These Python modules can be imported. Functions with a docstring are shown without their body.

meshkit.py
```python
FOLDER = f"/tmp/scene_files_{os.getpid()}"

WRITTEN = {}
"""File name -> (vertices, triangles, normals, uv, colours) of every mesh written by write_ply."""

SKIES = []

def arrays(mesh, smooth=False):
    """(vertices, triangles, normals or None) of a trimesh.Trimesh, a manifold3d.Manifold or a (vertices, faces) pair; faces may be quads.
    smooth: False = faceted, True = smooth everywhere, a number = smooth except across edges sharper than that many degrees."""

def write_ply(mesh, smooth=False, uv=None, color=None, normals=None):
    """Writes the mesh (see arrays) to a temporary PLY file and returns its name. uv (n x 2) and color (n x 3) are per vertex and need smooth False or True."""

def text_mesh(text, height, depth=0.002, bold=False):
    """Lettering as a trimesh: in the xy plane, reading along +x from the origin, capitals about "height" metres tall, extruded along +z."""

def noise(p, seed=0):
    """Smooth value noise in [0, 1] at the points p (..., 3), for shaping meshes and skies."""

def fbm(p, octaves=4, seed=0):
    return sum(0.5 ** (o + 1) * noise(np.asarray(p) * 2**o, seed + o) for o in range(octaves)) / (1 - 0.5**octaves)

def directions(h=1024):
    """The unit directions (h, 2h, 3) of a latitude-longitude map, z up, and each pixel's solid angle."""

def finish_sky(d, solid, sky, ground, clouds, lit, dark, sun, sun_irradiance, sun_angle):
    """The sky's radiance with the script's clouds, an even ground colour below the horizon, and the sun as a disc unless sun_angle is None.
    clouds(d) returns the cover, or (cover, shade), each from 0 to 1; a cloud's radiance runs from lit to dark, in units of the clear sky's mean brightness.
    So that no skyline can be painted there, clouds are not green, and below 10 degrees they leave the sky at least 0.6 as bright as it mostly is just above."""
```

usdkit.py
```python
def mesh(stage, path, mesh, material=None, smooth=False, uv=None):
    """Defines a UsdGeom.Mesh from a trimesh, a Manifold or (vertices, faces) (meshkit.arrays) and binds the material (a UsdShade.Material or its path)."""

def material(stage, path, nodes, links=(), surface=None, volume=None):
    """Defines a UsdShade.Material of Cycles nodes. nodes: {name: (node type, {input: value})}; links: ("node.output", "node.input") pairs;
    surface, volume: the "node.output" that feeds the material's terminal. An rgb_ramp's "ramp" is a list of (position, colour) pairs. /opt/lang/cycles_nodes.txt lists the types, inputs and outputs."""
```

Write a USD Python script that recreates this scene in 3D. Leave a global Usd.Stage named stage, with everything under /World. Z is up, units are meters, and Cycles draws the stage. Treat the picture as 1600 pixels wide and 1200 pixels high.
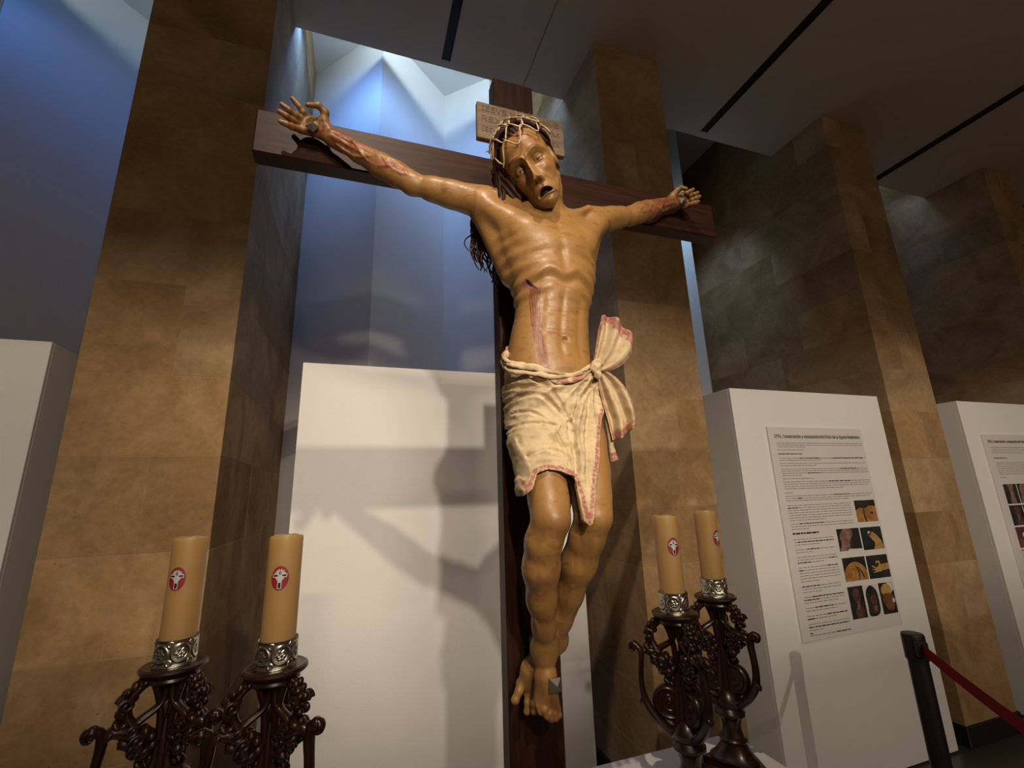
import math, numpy as np, trimesh, usdkit, meshkit, manifold3d as m3
from pxr import Gf, Sdf, Usd, UsdGeom, UsdLux, UsdShade, Vt
from shapely.geometry import Polygon, Point, LineString, box as sbox
from shapely.ops import unary_union
from shapely import affinity

stage = Usd.Stage.CreateInMemory()
UsdGeom.SetStageUpAxis(stage, UsdGeom.Tokens.z)
UsdGeom.SetStageMetersPerUnit(stage, 1.0)
stage.SetDefaultPrim(UsdGeom.Xform.Define(stage, '/World').GetPrim())
PI = math.pi

# ------------------------------------------------------------------ camera
EYE = np.array([0.0, 0.0, 1.6])
YAW, PITCH, ROLL, FPX = math.radians(18.945), math.radians(13.870), math.radians(-1.814), 698.87
_f = np.array([math.sin(YAW) * math.cos(PITCH), math.cos(YAW) * math.cos(PITCH), math.sin(PITCH)])
_r = np.array([math.cos(YAW), -math.sin(YAW), 0.0])
_u = np.cross(_r, _f)
CR = math.cos(ROLL) * _r + math.sin(ROLL) * _u          # camera right
CU = -math.sin(ROLL) * _r + math.cos(ROLL) * _u         # camera up
CF = _f                                                 # camera forward
cam = UsdGeom.Camera.Define(stage, '/World/camera')
M = Gf.Matrix4d(*[float(x) for x in (*CR, 0, *CU, 0, *(-CF), 0, *EYE, 1)])
cam.AddTransformOp().Set(M)
cam.CreateHorizontalApertureAttr(36.0)
cam.CreateVerticalApertureAttr(27.0)
cam.CreateFocalLengthAttr(36.0 * FPX / 1600.0)
cam.CreateClippingRangeAttr(Gf.Vec2f(0.02, 200.0))
EXPOSURE = 0.0
cam.CreateExposureAttr(EXPOSURE)

def at(px, py, Y):
    """The point of the vertical plane y = Y that stands at a place of the survey photograph."""
    d = ((px - 800) / FPX) * CR - ((py - 600) / FPX) * CU + CF
    return EYE + d * (Y - EYE[1]) / d[1]

# ------------------------------------------------------------------ lights
def _aim(prim, pos, target, up=(0, 0, 1)):
    z = np.asarray(pos, float) - np.asarray(target, float); z /= np.linalg.norm(z)
    x = np.cross(up, z); x /= np.linalg.norm(x); y = np.cross(z, x)
    UsdGeom.Xformable(prim).AddTransformOp().Set(Gf.Matrix4d(*[float(v) for v in (*x, 0, *y, 0, *z, 0, *pos, 1)]))

def spot(name, pos, target, power, color, radius, angle=None, soft=0.3):
    l = UsdLux.SphereLight.Define(stage, '/World/' + name)
    l.CreateRadiusAttr(radius); l.CreateIntensityAttr(power); l.CreateNormalizeAttr(True)
    l.CreateColorAttr(Gf.Vec3f(*color))
    if angle:
        s = UsdLux.ShapingAPI.Apply(l.GetPrim())
        s.CreateShapingConeAngleAttr(angle); s.CreateShapingConeSoftnessAttr(soft)
    _aim(l, pos, target)
    return l

def panel_light(name, pos, target, w, h, power, color, up=(0, 0, 1)):
    l = UsdLux.RectLight.Define(stage, '/World/' + name)
    l.CreateWidthAttr(w); l.CreateHeightAttr(h); l.CreateIntensityAttr(power); l.CreateNormalizeAttr(True)
    l.CreateColorAttr(Gf.Vec3f(*color))
    _aim(l, pos, target, up)
    return l

WARM = (1.0, 0.835, 0.66)
# the steep track spotlight up under the ceiling, the low lamp on its stand beside the viewer, and the far lamps at the back of the hall
LIGHTS = {}
def reg(k, l): LIGHTS[k] = l
reg('steep', spot('spotlight_steep', (-0.25, -0.80, 4.60), (0.40, 1.15, 2.25), 86.0, WARM, 0.030, 26, 1.0))
reg('low', spot('spotlight_low', (0.33, -0.74, 2.32), (0.36, 1.20, 1.90), 30.0, WARM, 0.035, 29, 1.0))
reg('far', spot('spotlight_far', (0.37, -5.8, 4.02), (3.75, 2.0, 1.85), 205.0, WARM, 0.03, 18.0, 1.0))
reg('bar', panel_light('light_bar', (0.6, -6.5, 4.50), (0.6, 2.1, 1.7), 3.0, 0.02, 88.0, WARM))
reg('hall', panel_light('hall_light', (2.0, -7.8, 2.4), (2.0, 0.0, 3.0), 12.0, 3.0, 15.0, WARM))
# wall-washer lamps behind the ceiling edge of the wells: a pale strip between baffles and a blue one
PALE, BLUE = (0.6, 1.9, 0.0, 1.0), (0.85, 3.0, 0.0, 0.7)
BCOL = ((0.03, 0.26, 1.0), (0.23, 0.46, 1.0), (0.2, 0.4, 1.0), (0.3, 0.5, 1.0))
for i, (cx, tx, w) in enumerate(((-1.92, -1.92, 1.6), (0.44, 0.44, 1.7), (3.45, 3.05, 0.3), (5.04, 5.04, 1.5))):
    sfx = '' if i == 0 else '_%03d' % i
    if PALE[i]: reg('pale%d' % i, panel_light('well_light_pale' + sfx, (cx, 2.70, 5.25), (tx, 3.7, 5.25), w, 0.05, PALE[i], (0.66, 0.86, 1.0)))
    if BLUE[i]: reg('blue%d' % i, panel_light('well_light_blue' + sfx, (cx, 2.70, 4.82), (tx, 3.5, 3.45), w, 0.06, BLUE[i], BCOL[i]))
reg('niche', spot('spotlight_niche', (2.72, 2.74, 4.95), (3.02, 3.25, 3.90), 19.0, (0.42, 0.66, 1.0), 0.02, 34, 0.8))
reg('corner', panel_light('well_light_corner', (-0.40, 2.74, 4.90), (-0.22, 3.40, 3.80), 0.22, 0.06, 1.5, (0.12, 0.33, 1.0)))
dome = UsdLux.DomeLight.Define(stage, '/World/sky')
dome.CreateIntensityAttr(0.0)

# ------------------------------------------------------------------ helpers
MATS = {}
def mat(name, nodes, links=(), surface='p.BSDF'):
    MATS[name] = usdkit.material(stage, '/World/Looks/' + name, nodes, links, surface=surface)
    return name

_count = {}
def numbered(base):
    k = _count.get(base, 0); _count[base] = k + 1
    return base if k == 0 else '%s_%03d' % (base, k)

def keys(prim, label=None, cat=None, group=None, kind=None):
    for k, v in (('label', label), ('category', cat), ('group', group), ('kind', kind)):
        if v: prim.SetCustomDataByKey(k, v)
    return prim

def obj(name, mesh, material, parent=None, smooth=False, colors=None, normals=None, label=None, cat=None, group=None, kind=None):
    base = str(parent.GetPath()) if parent else '/World'
    path = numbered(base + '/' + name)
    m = usdkit.mesh(stage, path, mesh, MATS[material], smooth=smooth)
    if normals is not None:
        m.CreateNormalsAttr(Vt.Vec3fArray.FromNumpy(np.asarray(normals, np.float32))); m.SetNormalsInterpolation('vertex')
    if colors is not None:
        pv = UsdGeom.PrimvarsAPI(m).CreatePrimvar('tint', Sdf.ValueTypeNames.Color3fArray, 'vertex')
        pv.Set(Vt.Vec3fArray.FromNumpy(np.asarray(colors, np.float32)))
    return keys(m.GetPrim(), label, cat, group, kind)

def thing(name, loc=(0, 0, 0), rz=0.0, label=None, cat=None, group=None, kind=None, size=None):
    x = UsdGeom.Xform.Define(stage, numbered('/World/' + name))
    x.AddTranslateOp().Set(Gf.Vec3d(*map(float, loc))); x.AddRotateZOp().Set(math.degrees(rz))
    if size: x.AddScaleOp().Set(Gf.Vec3f(size, size, size))
    return keys(x.GetPrim(), label, cat, group, kind)

def copy_of(src, loc, rz=0.0, label=None, cat=None, group=None):
    t = thing(src.GetName(), loc, rz, label, cat or src.GetCustomDataByKey('category'), group or src.GetCustomDataByKey('group'))
    t.GetReferences().AddInternalReference(src.GetPath()); t.SetInstanceable(True)
    return t

def cat_mesh(ms):
    return trimesh.util.concatenate([m if isinstance(m, trimesh.Trimesh) else trimesh.Trimesh(*m, process=False) for m in ms])

def cbox(x0, x1, y0, y1, z0, z1, c=0.004):
    """A box with chamfered edges."""
    c = min(c, 0.45 * (x1 - x0), 0.45 * (y1 - y0), 0.45 * (z1 - z0))
    if c <= 0:
        m = trimesh.creation.box((x1 - x0, y1 - y0, z1 - z0)); m.apply_translation(((x0 + x1) / 2, (y0 + y1) / 2, (z0 + z1) / 2)); return m
    P = []
    for sx in (0, 1):
        for sy in (0, 1):
            for sz in (0, 1):
                b = np.array([(x0, x1)[sx], (y0, y1)[sy], (z0, z1)[sz]]); d = np.array([1 - 2 * sx, 1 - 2 * sy, 1 - 2 * sz]) * c
                for k in range(3):
                    q = b + d; q[k] = b[k]; P.append(q)
    return trimesh.Trimesh(np.array(P)).convex_hull

def lathe(profile, n=40):
    return trimesh.creation.revolve(np.asarray(profile, float), sections=n)

def spline(pts, n):
    from scipy.interpolate import CubicSpline
    pts = np.asarray(pts, float)
    t = np.r_[0, np.cumsum(np.linalg.norm(np.diff(pts[:, :3], axis=0), axis=1) + 1e-9)]
    return CubicSpline(t / t[-1], pts)(np.linspace(0, 1, n))

def tube(path, radii, sides=10, flat=None, cap=True):
    """A tube swept along a path; flat = (unit vector, factor) squeezes its section along that vector."""
    p = np.asarray(path, float); n = len(p)
    r = np.broadcast_to(np.asarray(radii, float), (n,))
    t = np.gradient(p, axis=0); t /= np.linalg.norm(t, axis=1, keepdims=True) + 1e-12
    a = np.cross(t[0], [0, 0, 1.0] if abs(t[0][2]) < 0.9 else [1.0, 0, 0]); a /= np.linalg.norm(a)
    A = np.zeros((n, 3))
    for i in range(n):
        a = a - t[i] * (a @ t[i]); a /= np.linalg.norm(a) + 1e-12; A[i] = a
    B = np.cross(t, A)
    ang = np.arange(sides) * 2 * PI / sides
    off = np.cos(ang)[None, :, None] * A[:, None] + np.sin(ang)[None, :, None] * B[:, None]
    if flat is not None:
        fv = np.asarray(flat[0], float); off = off + (flat[1] - 1) * (off @ fv)[..., None] * fv
    v = (p[:, None] + r[:, None, None] * off).reshape(-1, 3)
    i, j = np.meshgrid(np.arange(n - 1), np.arange(sides), indexing='ij')
    q = np.stack([i * sides + j, i * sides + (j + 1) % sides, (i + 1) * sides + (j + 1) % sides, (i + 1) * sides + j], -1).reshape(-1, 4)
    f = np.vstack([q[:, [0, 1, 2]], q[:, [0, 2, 3]]])
    if cap:
        c0, c1 = len(v), len(v) + 1
        v = np.vstack([v, p[0], p[-1]])
        j = np.arange(sides); k = (j + 1) % sides
        f = np.vstack([f, np.stack([np.full(sides, c0), k, j], 1), np.stack([np.full(sides, c1), (n - 1) * sides + j, (n - 1) * sides + k], 1)])
    return trimesh.Trimesh(v, f, process=False)

def ell(c, r, R=None, sub=2):
    m = trimesh.creation.icosphere(sub); v = m.vertices * np.asarray(r, float)
    if R is not None: v = v @ np.asarray(R).T
    return trimesh.Trimesh(v + np.asarray(c, float), m.faces, process=False)

def flat_mesh(poly, depth):
    """Extrudes a shapely shape (with holes) along +z."""
    gs = [g for g in (getattr(poly, 'geoms', None) or [poly]) if g.geom_type == 'Polygon' and g.area > 1e-9]
    return cat_mesh([trimesh.creation.extrude_polygon(g, depth, engine='earcut') for g in gs])
# ------------------------------------------------------------------ materials
def plain(name, color, rough=0.6, metal=0.0, spec=0.5, var=0.0, scale=6.0, bump=0.0, bscale=60.0, coat=0.0):
    c2 = [min(1, x * (1 + var)) for x in color]; c1 = [x * (1 - var) for x in color]
    return mat(name, {'g': ('geometry', {}), 'n': ('noise_texture', {'scale': scale, 'detail': 4.0}), 'm': ('mix_color', {'a': c1, 'b': c2}),
        'b': ('noise_texture', {'scale': bscale, 'detail': 3.0}), 'bp': ('bump', {'strength': 1.0 if bump else 0.0, 'distance': bump}),
        'p': ('principled_bsdf', {'roughness': rough, 'metallic': metal, 'specular_ior_level': spec, 'coat_weight': coat, 'coat_roughness': 0.15})},
        [('g.position', 'n.vector'), ('g.position', 'b.vector'), ('n.fac', 'm.fac'), ('m.result', 'p.base_color'), ('b.fac', 'bp.height'), ('bp.normal', 'p.normal')])

plain('plaster_white', (0.80, 0.79, 0.77), 0.9, spec=0.2, var=0.015, bump=0.0004, bscale=90)
plain('ceiling_paint', (0.62, 0.50, 0.37), 0.95, spec=0.1, var=0.03)
plain('track_black', (0.006, 0.006, 0.006), 0.6)
plain('seam_grey', (0.06, 0.055, 0.05), 0.9)
plain('panel_paint', (0.80, 0.785, 0.765), 0.75, spec=0.25, var=0.012, scale=3, bump=0.0003, bscale=140)
plain('floor_tile', (0.075, 0.068, 0.058), 0.35, var=0.15, scale=3)
plain('plinth_black', (0.012, 0.011, 0.010), 0.4)
plain('paper', (0.70, 0.675, 0.66), 0.55, spec=0.3)
plain('ink', (0.03, 0.028, 0.03), 0.6)
plain('ink_grey', (0.30, 0.285, 0.28), 0.7)
plain('silver', (0.50, 0.46, 0.38), 0.26, metal=1.0, var=0.1, scale=30)
plain('nail_steel', (0.34, 0.32, 0.29), 0.38, metal=0.9, var=0.2, scale=60)
plain('cloth_white', (0.72, 0.70, 0.68), 0.9, spec=0.1, var=0.02, bump=0.0006, bscale=400)
plain('rubber_black', (0.008, 0.008, 0.008), 0.45)
plain('belt_red', (0.22, 0.006, 0.012), 0.8, spec=0.2, bump=0.0004, bscale=900)
plain('sticker_red', (0.20, 0.011, 0.016), 0.5)
plain('sticker_white', (0.46, 0.44, 0.44), 0.5)
plain('sticker_black', (0.012, 0.010, 0.012), 0.5)
plain('wick_black', (0.02, 0.016, 0.014), 0.9)
mat('wax', {'g': ('geometry', {}), 'n': ('noise_texture', {'scale': 9.0, 'detail': 3.0}), 'm': ('mix_color', {'a': (0.31, 0.18, 0.062), 'b': (0.37, 0.225, 0.088)}),
    'p': ('principled_bsdf', {'roughness': 0.45, 'subsurface_weight': 0.35, 'subsurface_radius': (1.0, 0.5, 0.2), 'subsurface_scale': 0.02, 'specular_ior_level': 0.4})},
    [('g.position', 'n.vector'), ('n.fac', 'm.fac'), ('m.result', 'p.base_color')])

def wood(name, dark, mid, axis, rough=0.38, coat=0.0, spec=0.5, stretch=14.0, scale=5.0):
    sc = [scale * stretch ** (0 if k == axis else 1) for k in range(3)]
    sc = [s / stretch ** 0.0 for s in sc]
    return mat(name, {'t': ('texture_coordinate', {}), 'mp': ('mapping', {'scale': sc}), 'n': ('noise_texture', {'scale': 1.0, 'detail': 6.0, 'distortion': 0.6}),
        'mp2': ('mapping', {'scale': [s * 0.2 for s in sc]}), 'n2': ('noise_texture', {'scale': 1.0, 'detail': 3.0}),
        'r': ('rgb_ramp', {'ramp': [(0.25, dark), (0.75, mid)]}), 'r2': ('rgb_ramp', {'ramp': [(0.3, (0.6, 0.6, 0.6)), (0.7, (1.15, 1.1, 1.05))]}),
        'mx': ('mix_color', {'blend_type': 'multiply', 'fac': 1.0}), 'bp': ('bump', {'strength': 0.5, 'distance': 0.0006}),
        'p': ('principled_bsdf', {'roughness': rough, 'coat_weight': coat, 'coat_roughness': 0.12, 'specular_ior_level': spec})},
        [('t.object', 'mp.vector'), ('mp.vector', 'n.vector'), ('t.object', 'mp2.vector'), ('mp2.vector', 'n2.vector'), ('n.fac', 'r.fac'), ('n2.fac', 'r2.fac'),
         ('r.color', 'mx.a'), ('r2.color', 'mx.b'), ('mx.result', 'p.base_color'), ('n.fac', 'bp.height'), ('bp.normal', 'p.normal')])
wood('cross_wood_z', (0.022, 0.0085, 0.0055), (0.052, 0.020, 0.0105), 2, rough=0.45, spec=0.17)
wood('cross_wood_x', (0.024, 0.009, 0.006), (0.058, 0.022, 0.0115), 0, rough=0.45, spec=0.2)
wood('title_wood', (0.25, 0.17, 0.11), (0.36, 0.26, 0.18), 0, rough=0.7)
plain('title_letter', (0.175, 0.12, 0.08), 0.8)
wood('carved_wood', (0.010, 0.0030, 0.0014), (0.034, 0.0105, 0.0038), 2, rough=0.32, coat=0.12, spec=0.35, stretch=3.0, scale=12)

# sandstone: warm patches, fine grain, pale streaks and dark pits; every block a little different
def stone(name, a, b, seed):
    return mat(name, {'g': ('geometry', {}), 'oi': ('object_info', {}), 'vm': ('vector_math', {'math_type': 'add', 'vector2': (seed * 3.1, seed * 1.7, 0)}),
        'n1': ('noise_texture', {'scale': 2.6, 'detail': 6.0, 'roughness': 0.62, 'distortion': 0.8}), 'n2': ('noise_texture', {'scale': 34.0, 'detail': 5.0, 'roughness': 0.7}),
        'n3': ('noise_texture', {'scale': 5.0, 'detail': 7.0, 'roughness': 0.7, 'distortion': 1.6}), 'v': ('voronoi_texture', {'scale': 26.0, 'randomness': 1.0}),
        'r1': ('rgb_ramp', {'ramp': [(0.28, [x * 0.80 for x in a]), (0.42, a), (0.56, b), (0.72, [x * 1.22 for x in b])]}),
        'r3': ('rgb_ramp', {'ramp': [(0.0, (0, 0, 0)), (0.60, (0, 0, 0)), (0.72, (1, 1, 1))]}), 'm3': ('mix_color', {'b': (0.42, 0.32, 0.21)}),
        'f3': ('math', {'math_type': 'multiply', 'value2': 0.45}),
        'rv': ('rgb_ramp', {'ramp': [(0.0, (0.35, 0.3, 0.25)), (0.10, (0.6, 0.55, 0.5)), (0.16, (1, 1, 1)), (1, (1, 1, 1))]}), 'mv': ('mix_color', {'blend_type': 'multiply'}),
        'fv': ('map_range', {'from_min': 0.52, 'from_max': 0.66, 'to_min': 0.0, 'to_max': 0.9, 'clamp': True}),
        'r2': ('rgb_ramp', {'ramp': [(0.3, (0.84, 0.83, 0.81)), (0.7, (1.10, 1.10, 1.10))]}), 'm2': ('mix_color', {'blend_type': 'multiply', 'fac': 1.0}),
        'ro': ('map_range', {'to_min': 0.86, 'to_max': 1.12}), 'hs': ('hsv', {}),
        'bp': ('bump', {'strength': 0.7, 'distance': 0.0025}), 'p': ('principled_bsdf', {'roughness': 0.85, 'specular_ior_level': 0.25})},
        [('g.position', 'vm.vector1'), ('vm.vector', 'n1.vector'), ('vm.vector', 'n2.vector'), ('vm.vector', 'n3.vector'), ('vm.vector', 'v.vector'),
         ('n1.fac', 'r1.fac'), ('n3.fac', 'r3.fac'), ('r3.color', 'f3.value1'), ('f3.value', 'm3.fac'), ('r1.color', 'm3.a'),
         ('v.distance', 'rv.fac'), ('n3.fac', 'fv.value'), ('fv.result', 'mv.fac'), ('m3.result', 'mv.a'), ('rv.color', 'mv.b'),
         ('n2.fac', 'r2.fac'), ('mv.result', 'm2.a'), ('r2.color', 'm2.b'), ('oi.random', 'ro.value'), ('ro.result', 'hs.value'), ('m2.result', 'hs.color'), ('hs.color', 'p.base_color'),
         ('n2.fac', 'bp.height'), ('bp.normal', 'p.normal')])
stone('sandstone', (0.305, 0.186, 0.085), (0.385, 0.245, 0.122), 0)
stone('sandstone_pale', (0.325, 0.212, 0.108), (0.405, 0.28, 0.152), 5)
plain('mortar', (0.40, 0.30, 0.18), 0.95, spec=0.1, var=0.1)
# ------------------------------------------------------------------ the hall
CEIL, WELL = 4.70, 5.40
PY, PB = 2.155, 3.86                     # front and back of the stone piers
PX = [-3.30, -1.08, 1.43, 3.64, 5.90]     # their left edges
PW = 0.535
X0, X1, YF = -6.5, 10.5, -8.0
obj('floor', cbox(X0, X1, YF, 4.4, -0.1, 0.0, 0), 'floor_tile', kind='structure')
# ceiling slab with the slots of the black track lines and a board joint cut into it
slots = [(0.46, 0.055, 2.66), (2.78, 0.062, 2.66), (5.005, 0.075, 2.66), (7.25, 0.075, 2.66)]
cuts = m3.Manifold.compose([m3.Manifold.cube((w, 2.60 - YF - 1.0, 0.06)).translate((x - w / 2, YF + 1.0, CEIL - 0.03)) for x, w, _ in slots] +
                           [m3.Manifold.cube((0.008, 2.66 - YF, 0.02)).translate((1.07, YF, CEIL - 0.01))])
slab = m3.Manifold.cube((X1 - X0, 2.66 - YF, WELL - CEIL)).translate((X0, YF, CEIL)) - cuts
obj('ceiling', slab, 'ceiling_paint', kind='structure')
obj('ceiling_over_wells', cbox(X0, X1, 2.66, 4.4, WELL, WELL + 0.1, 0), 'plaster_white', kind='structure')
for i, (x, w, y) in enumerate(slots):
    t = thing('ceiling_track', (x, 0, CEIL), label=['black lighting track in the ceiling ending just left of the cross top', 'black lighting track in the ceiling running down to the pillar behind the right hand',
        'black lighting track in the ceiling at the upper right, right of the deep pillar', 'black lighting track just peeping in at the right picture edge'][i], cat='lighting track')
    obj('rail', cbox(-w / 2 + 0.001, w / 2 - 0.001, -2.5, 2.60, 0.004, 0.028, 0), 'track_black', t)
    for s in (-1, 1):
        obj('flange', cbox(s * w / 2 - 0.004, s * w / 2 + 0.004, -2.5, 2.60, -0.004, 0.0, 0), 'track_black', t)

# baffles that hold the pale strips to a narrow band of the wall
for cx, w in ((-1.92, 1.66), (0.44, 1.76), (5.04, 1.56)):
    t = thing('well_lamp', (cx, 2.66, 5.17), label='wall-washer lamp shelf hidden in the %s well' % {-1.92: 'left', .44: 'middle', 5.04: 'right'}[cx], cat='lamp', group='wall-washer lamp housings')
    obj('lamp_baffle', cbox(-w / 2, w / 2, 0.002, .235, -.004, .004, 0), 'track_black', t)

# shades over the far spotlights: they cut the beam off just above the display panels
for (lx, ly, lz), (tx, ty), zc, hw_ in (((0.37, -5.8, 4.02), (3.75, 2.0), 2.48, .16), ((0.6, -6.5, 4.5), (0.6, 2.1), 2.26, 2.6)):
    d = np.array([tx - lx, ty - ly]); d /= np.linalg.norm(d); k = (lz - zc) / 9.7
    t = thing('spotlight_shade', (lx + .30 * d[0], ly + .30 * d[1], lz), math.atan2(d[1], d[0]), label='black shade plates of the %s at the back of the hall' % ('small far spotlight' if hw_ < 1 else 'long light bar'), cat='lamp', group='shades of the far spotlights')
    obj('shade_plate', cbox(-.002, .002, -hw_, hw_, -k * .30, .198, 0), 'track_black', t)
    if hw_ > 1: obj('shade_plate', cbox(-.002, .002, -hw_, hw_, -.42, -.128, 0), 'track_black', t)

# folded white wall behind the piers, one zigzag for each bay
pts = []
for bx in (-5.53, -3.30, -1.08, 1.43, 3.64, 5.90):      # pier left edge before the bay
    s = bx + PW
    L = {-1.08: 1.43, 1.43: 3.64, 3.64: 5.90, -3.30: -1.08, -5.53: -3.30, 5.90: 8.13}[bx] - s
    for fx, y in ((0.0, 3.68), (0.288, 3.06), (0.590, 3.56), (0.774 if bx != 1.43 else 0.648, 3.24 if bx != 1.43 else 3.215), (1.0, 3.72 if bx != 1.43 else 3.83)):
        pts.append((s + fx * L, y))
pts = [(X0, 3.7)] + pts + [(X1, 3.7)]
v, f = [], []
for x, y in pts: v += [(x, y, 0), (x, y, WELL), ]
n = len(pts)
for i in range(n - 1): f += [(2 * i, 2 * i + 2, 2 * i + 3, 2 * i + 1)]
back = [(X1, 4.4, 0), (X1, 4.4, WELL), (X0, 4.4, 0), (X0, 4.4, WELL)]
wall = Polygon([(x, y) for x, y in pts] + [(X1, 4.4), (X0, 4.4)])
obj('wall_back', trimesh.creation.extrude_polygon(wall, WELL, engine='earcut'), 'plaster_white', kind='structure')
obj('wall_left', cbox(X0 - 0.1, X0, YF, 4.4, 0, WELL, 0), 'plaster_white', kind='structure')
obj('wall_right', cbox(X1, X1 + 0.1, YF, 4.4, 0, WELL, 0), 'plaster_white', kind='structure')
obj('wall_front', cbox(X0, X1, YF - 0.1, YF, 0, WELL, 0), 'plaster_white', kind='structure')

# ------------------------------------------------------------------ stone piers, block by block
COURSES = {1: [0.12, 0.40, 0.735, 1.072, 1.425, 1.793, 2.126, 2.534, 2.871, 3.225, 3.554, 3.90, 4.25, 4.58, 5.0, WELL],
           2: [0.12, 0.32, 0.62, 0.92, 1.21, 1.508, 1.813, 2.126, 2.433, 2.721, 3.10, 3.49, 3.886, 4.28, 4.70, 5.05, WELL],
           3: [0.12, 0.291, 0.702, 1.054, 1.395, 1.764, 2.106, 2.43, 2.74, 3.08, 3.42, 3.76, 4.08, 4.40, 4.72, 5.05, WELL],
           4: [0.12, 0.42, 0.78, 1.12, 1.47, 1.80, 2.16, 2.50, 2.84, 3.19, 3.52, 3.87, 4.20, 4.52, 4.85, 5.12, WELL],
           0: [0.12, 0.45, 0.80, 1.15, 1.50, 1.85, 2.20, 2.55, 2.90, 3.25, 3.60, 3.95, 4.30, 4.65, 5.0, WELL]}
PLAB = ['sandstone pillar out of the picture at the far left', 'broad sandstone pillar at the left, behind the two left candles', 'sandstone pillar directly behind the cross, right of the figure',
        'deep sandstone pillar between the two display panels with printed boards', 'sandstone pillar at the far right edge with pale light on its upper side']
rng = np.random.default_rng(7)
for k in (1, 2, 3, 4):
    t = thing('stone_pillar', (PX[k], PY, 0), label=PLAB[k], cat='pillar', group=None)
    D = PB - PY
    obj('core', cbox(0.0012, PW - 0.0012, 0.0012, D, 0, WELL, 0), 'mortar', t)
    obj('plinth', cbox(-0.012, PW + 0.012, -0.012, D, 0, 0.118, 0.006), 'plinth_black', t)
    zs = COURSES[k]
    for i in range(len(zs) - 1):
        z0, z1 = zs[i] + 0.0004, zs[i + 1] - 0.0004
        d1 = float(rng.uniform(0.26, 0.42) if i % 2 else rng.uniform(0.55, 0.72))
        cutsY = [0.0, d1]
        while cutsY[-1] < D - 0.35: cutsY.append(min(D, cutsY[-1] + float(rng.uniform(0.48, 0.8))))
        cutsY[-1] = D
        for j in range(len(cutsY) - 1):
            xs = [0.0, PW]
            if j == 0 and (i + k) % 3 != 0: xs = [0.0, float(PW * rng.uniform(0.36, 0.64)), PW]
            for q in range(len(xs) - 1):
                o = np.abs(rng.normal(0, 0.0004, 3)).clip(0, .0009)
                y0 = cutsY[j] + (0.0 if j == 0 else 0.0004) + (o[0] if j == 0 else 0)
                obj('stone_block', cbox(xs[q] + (0.0004 if q else o[1]), xs[q + 1] - (0.0004 if q + 1 < len(xs) - 1 else o[2]), y0, cutsY[j + 1] - 0.0004, z0, z1, 0.0013),
                    'sandstone_pale' if rng.random() < 0.35 else 'sandstone', t)

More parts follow.
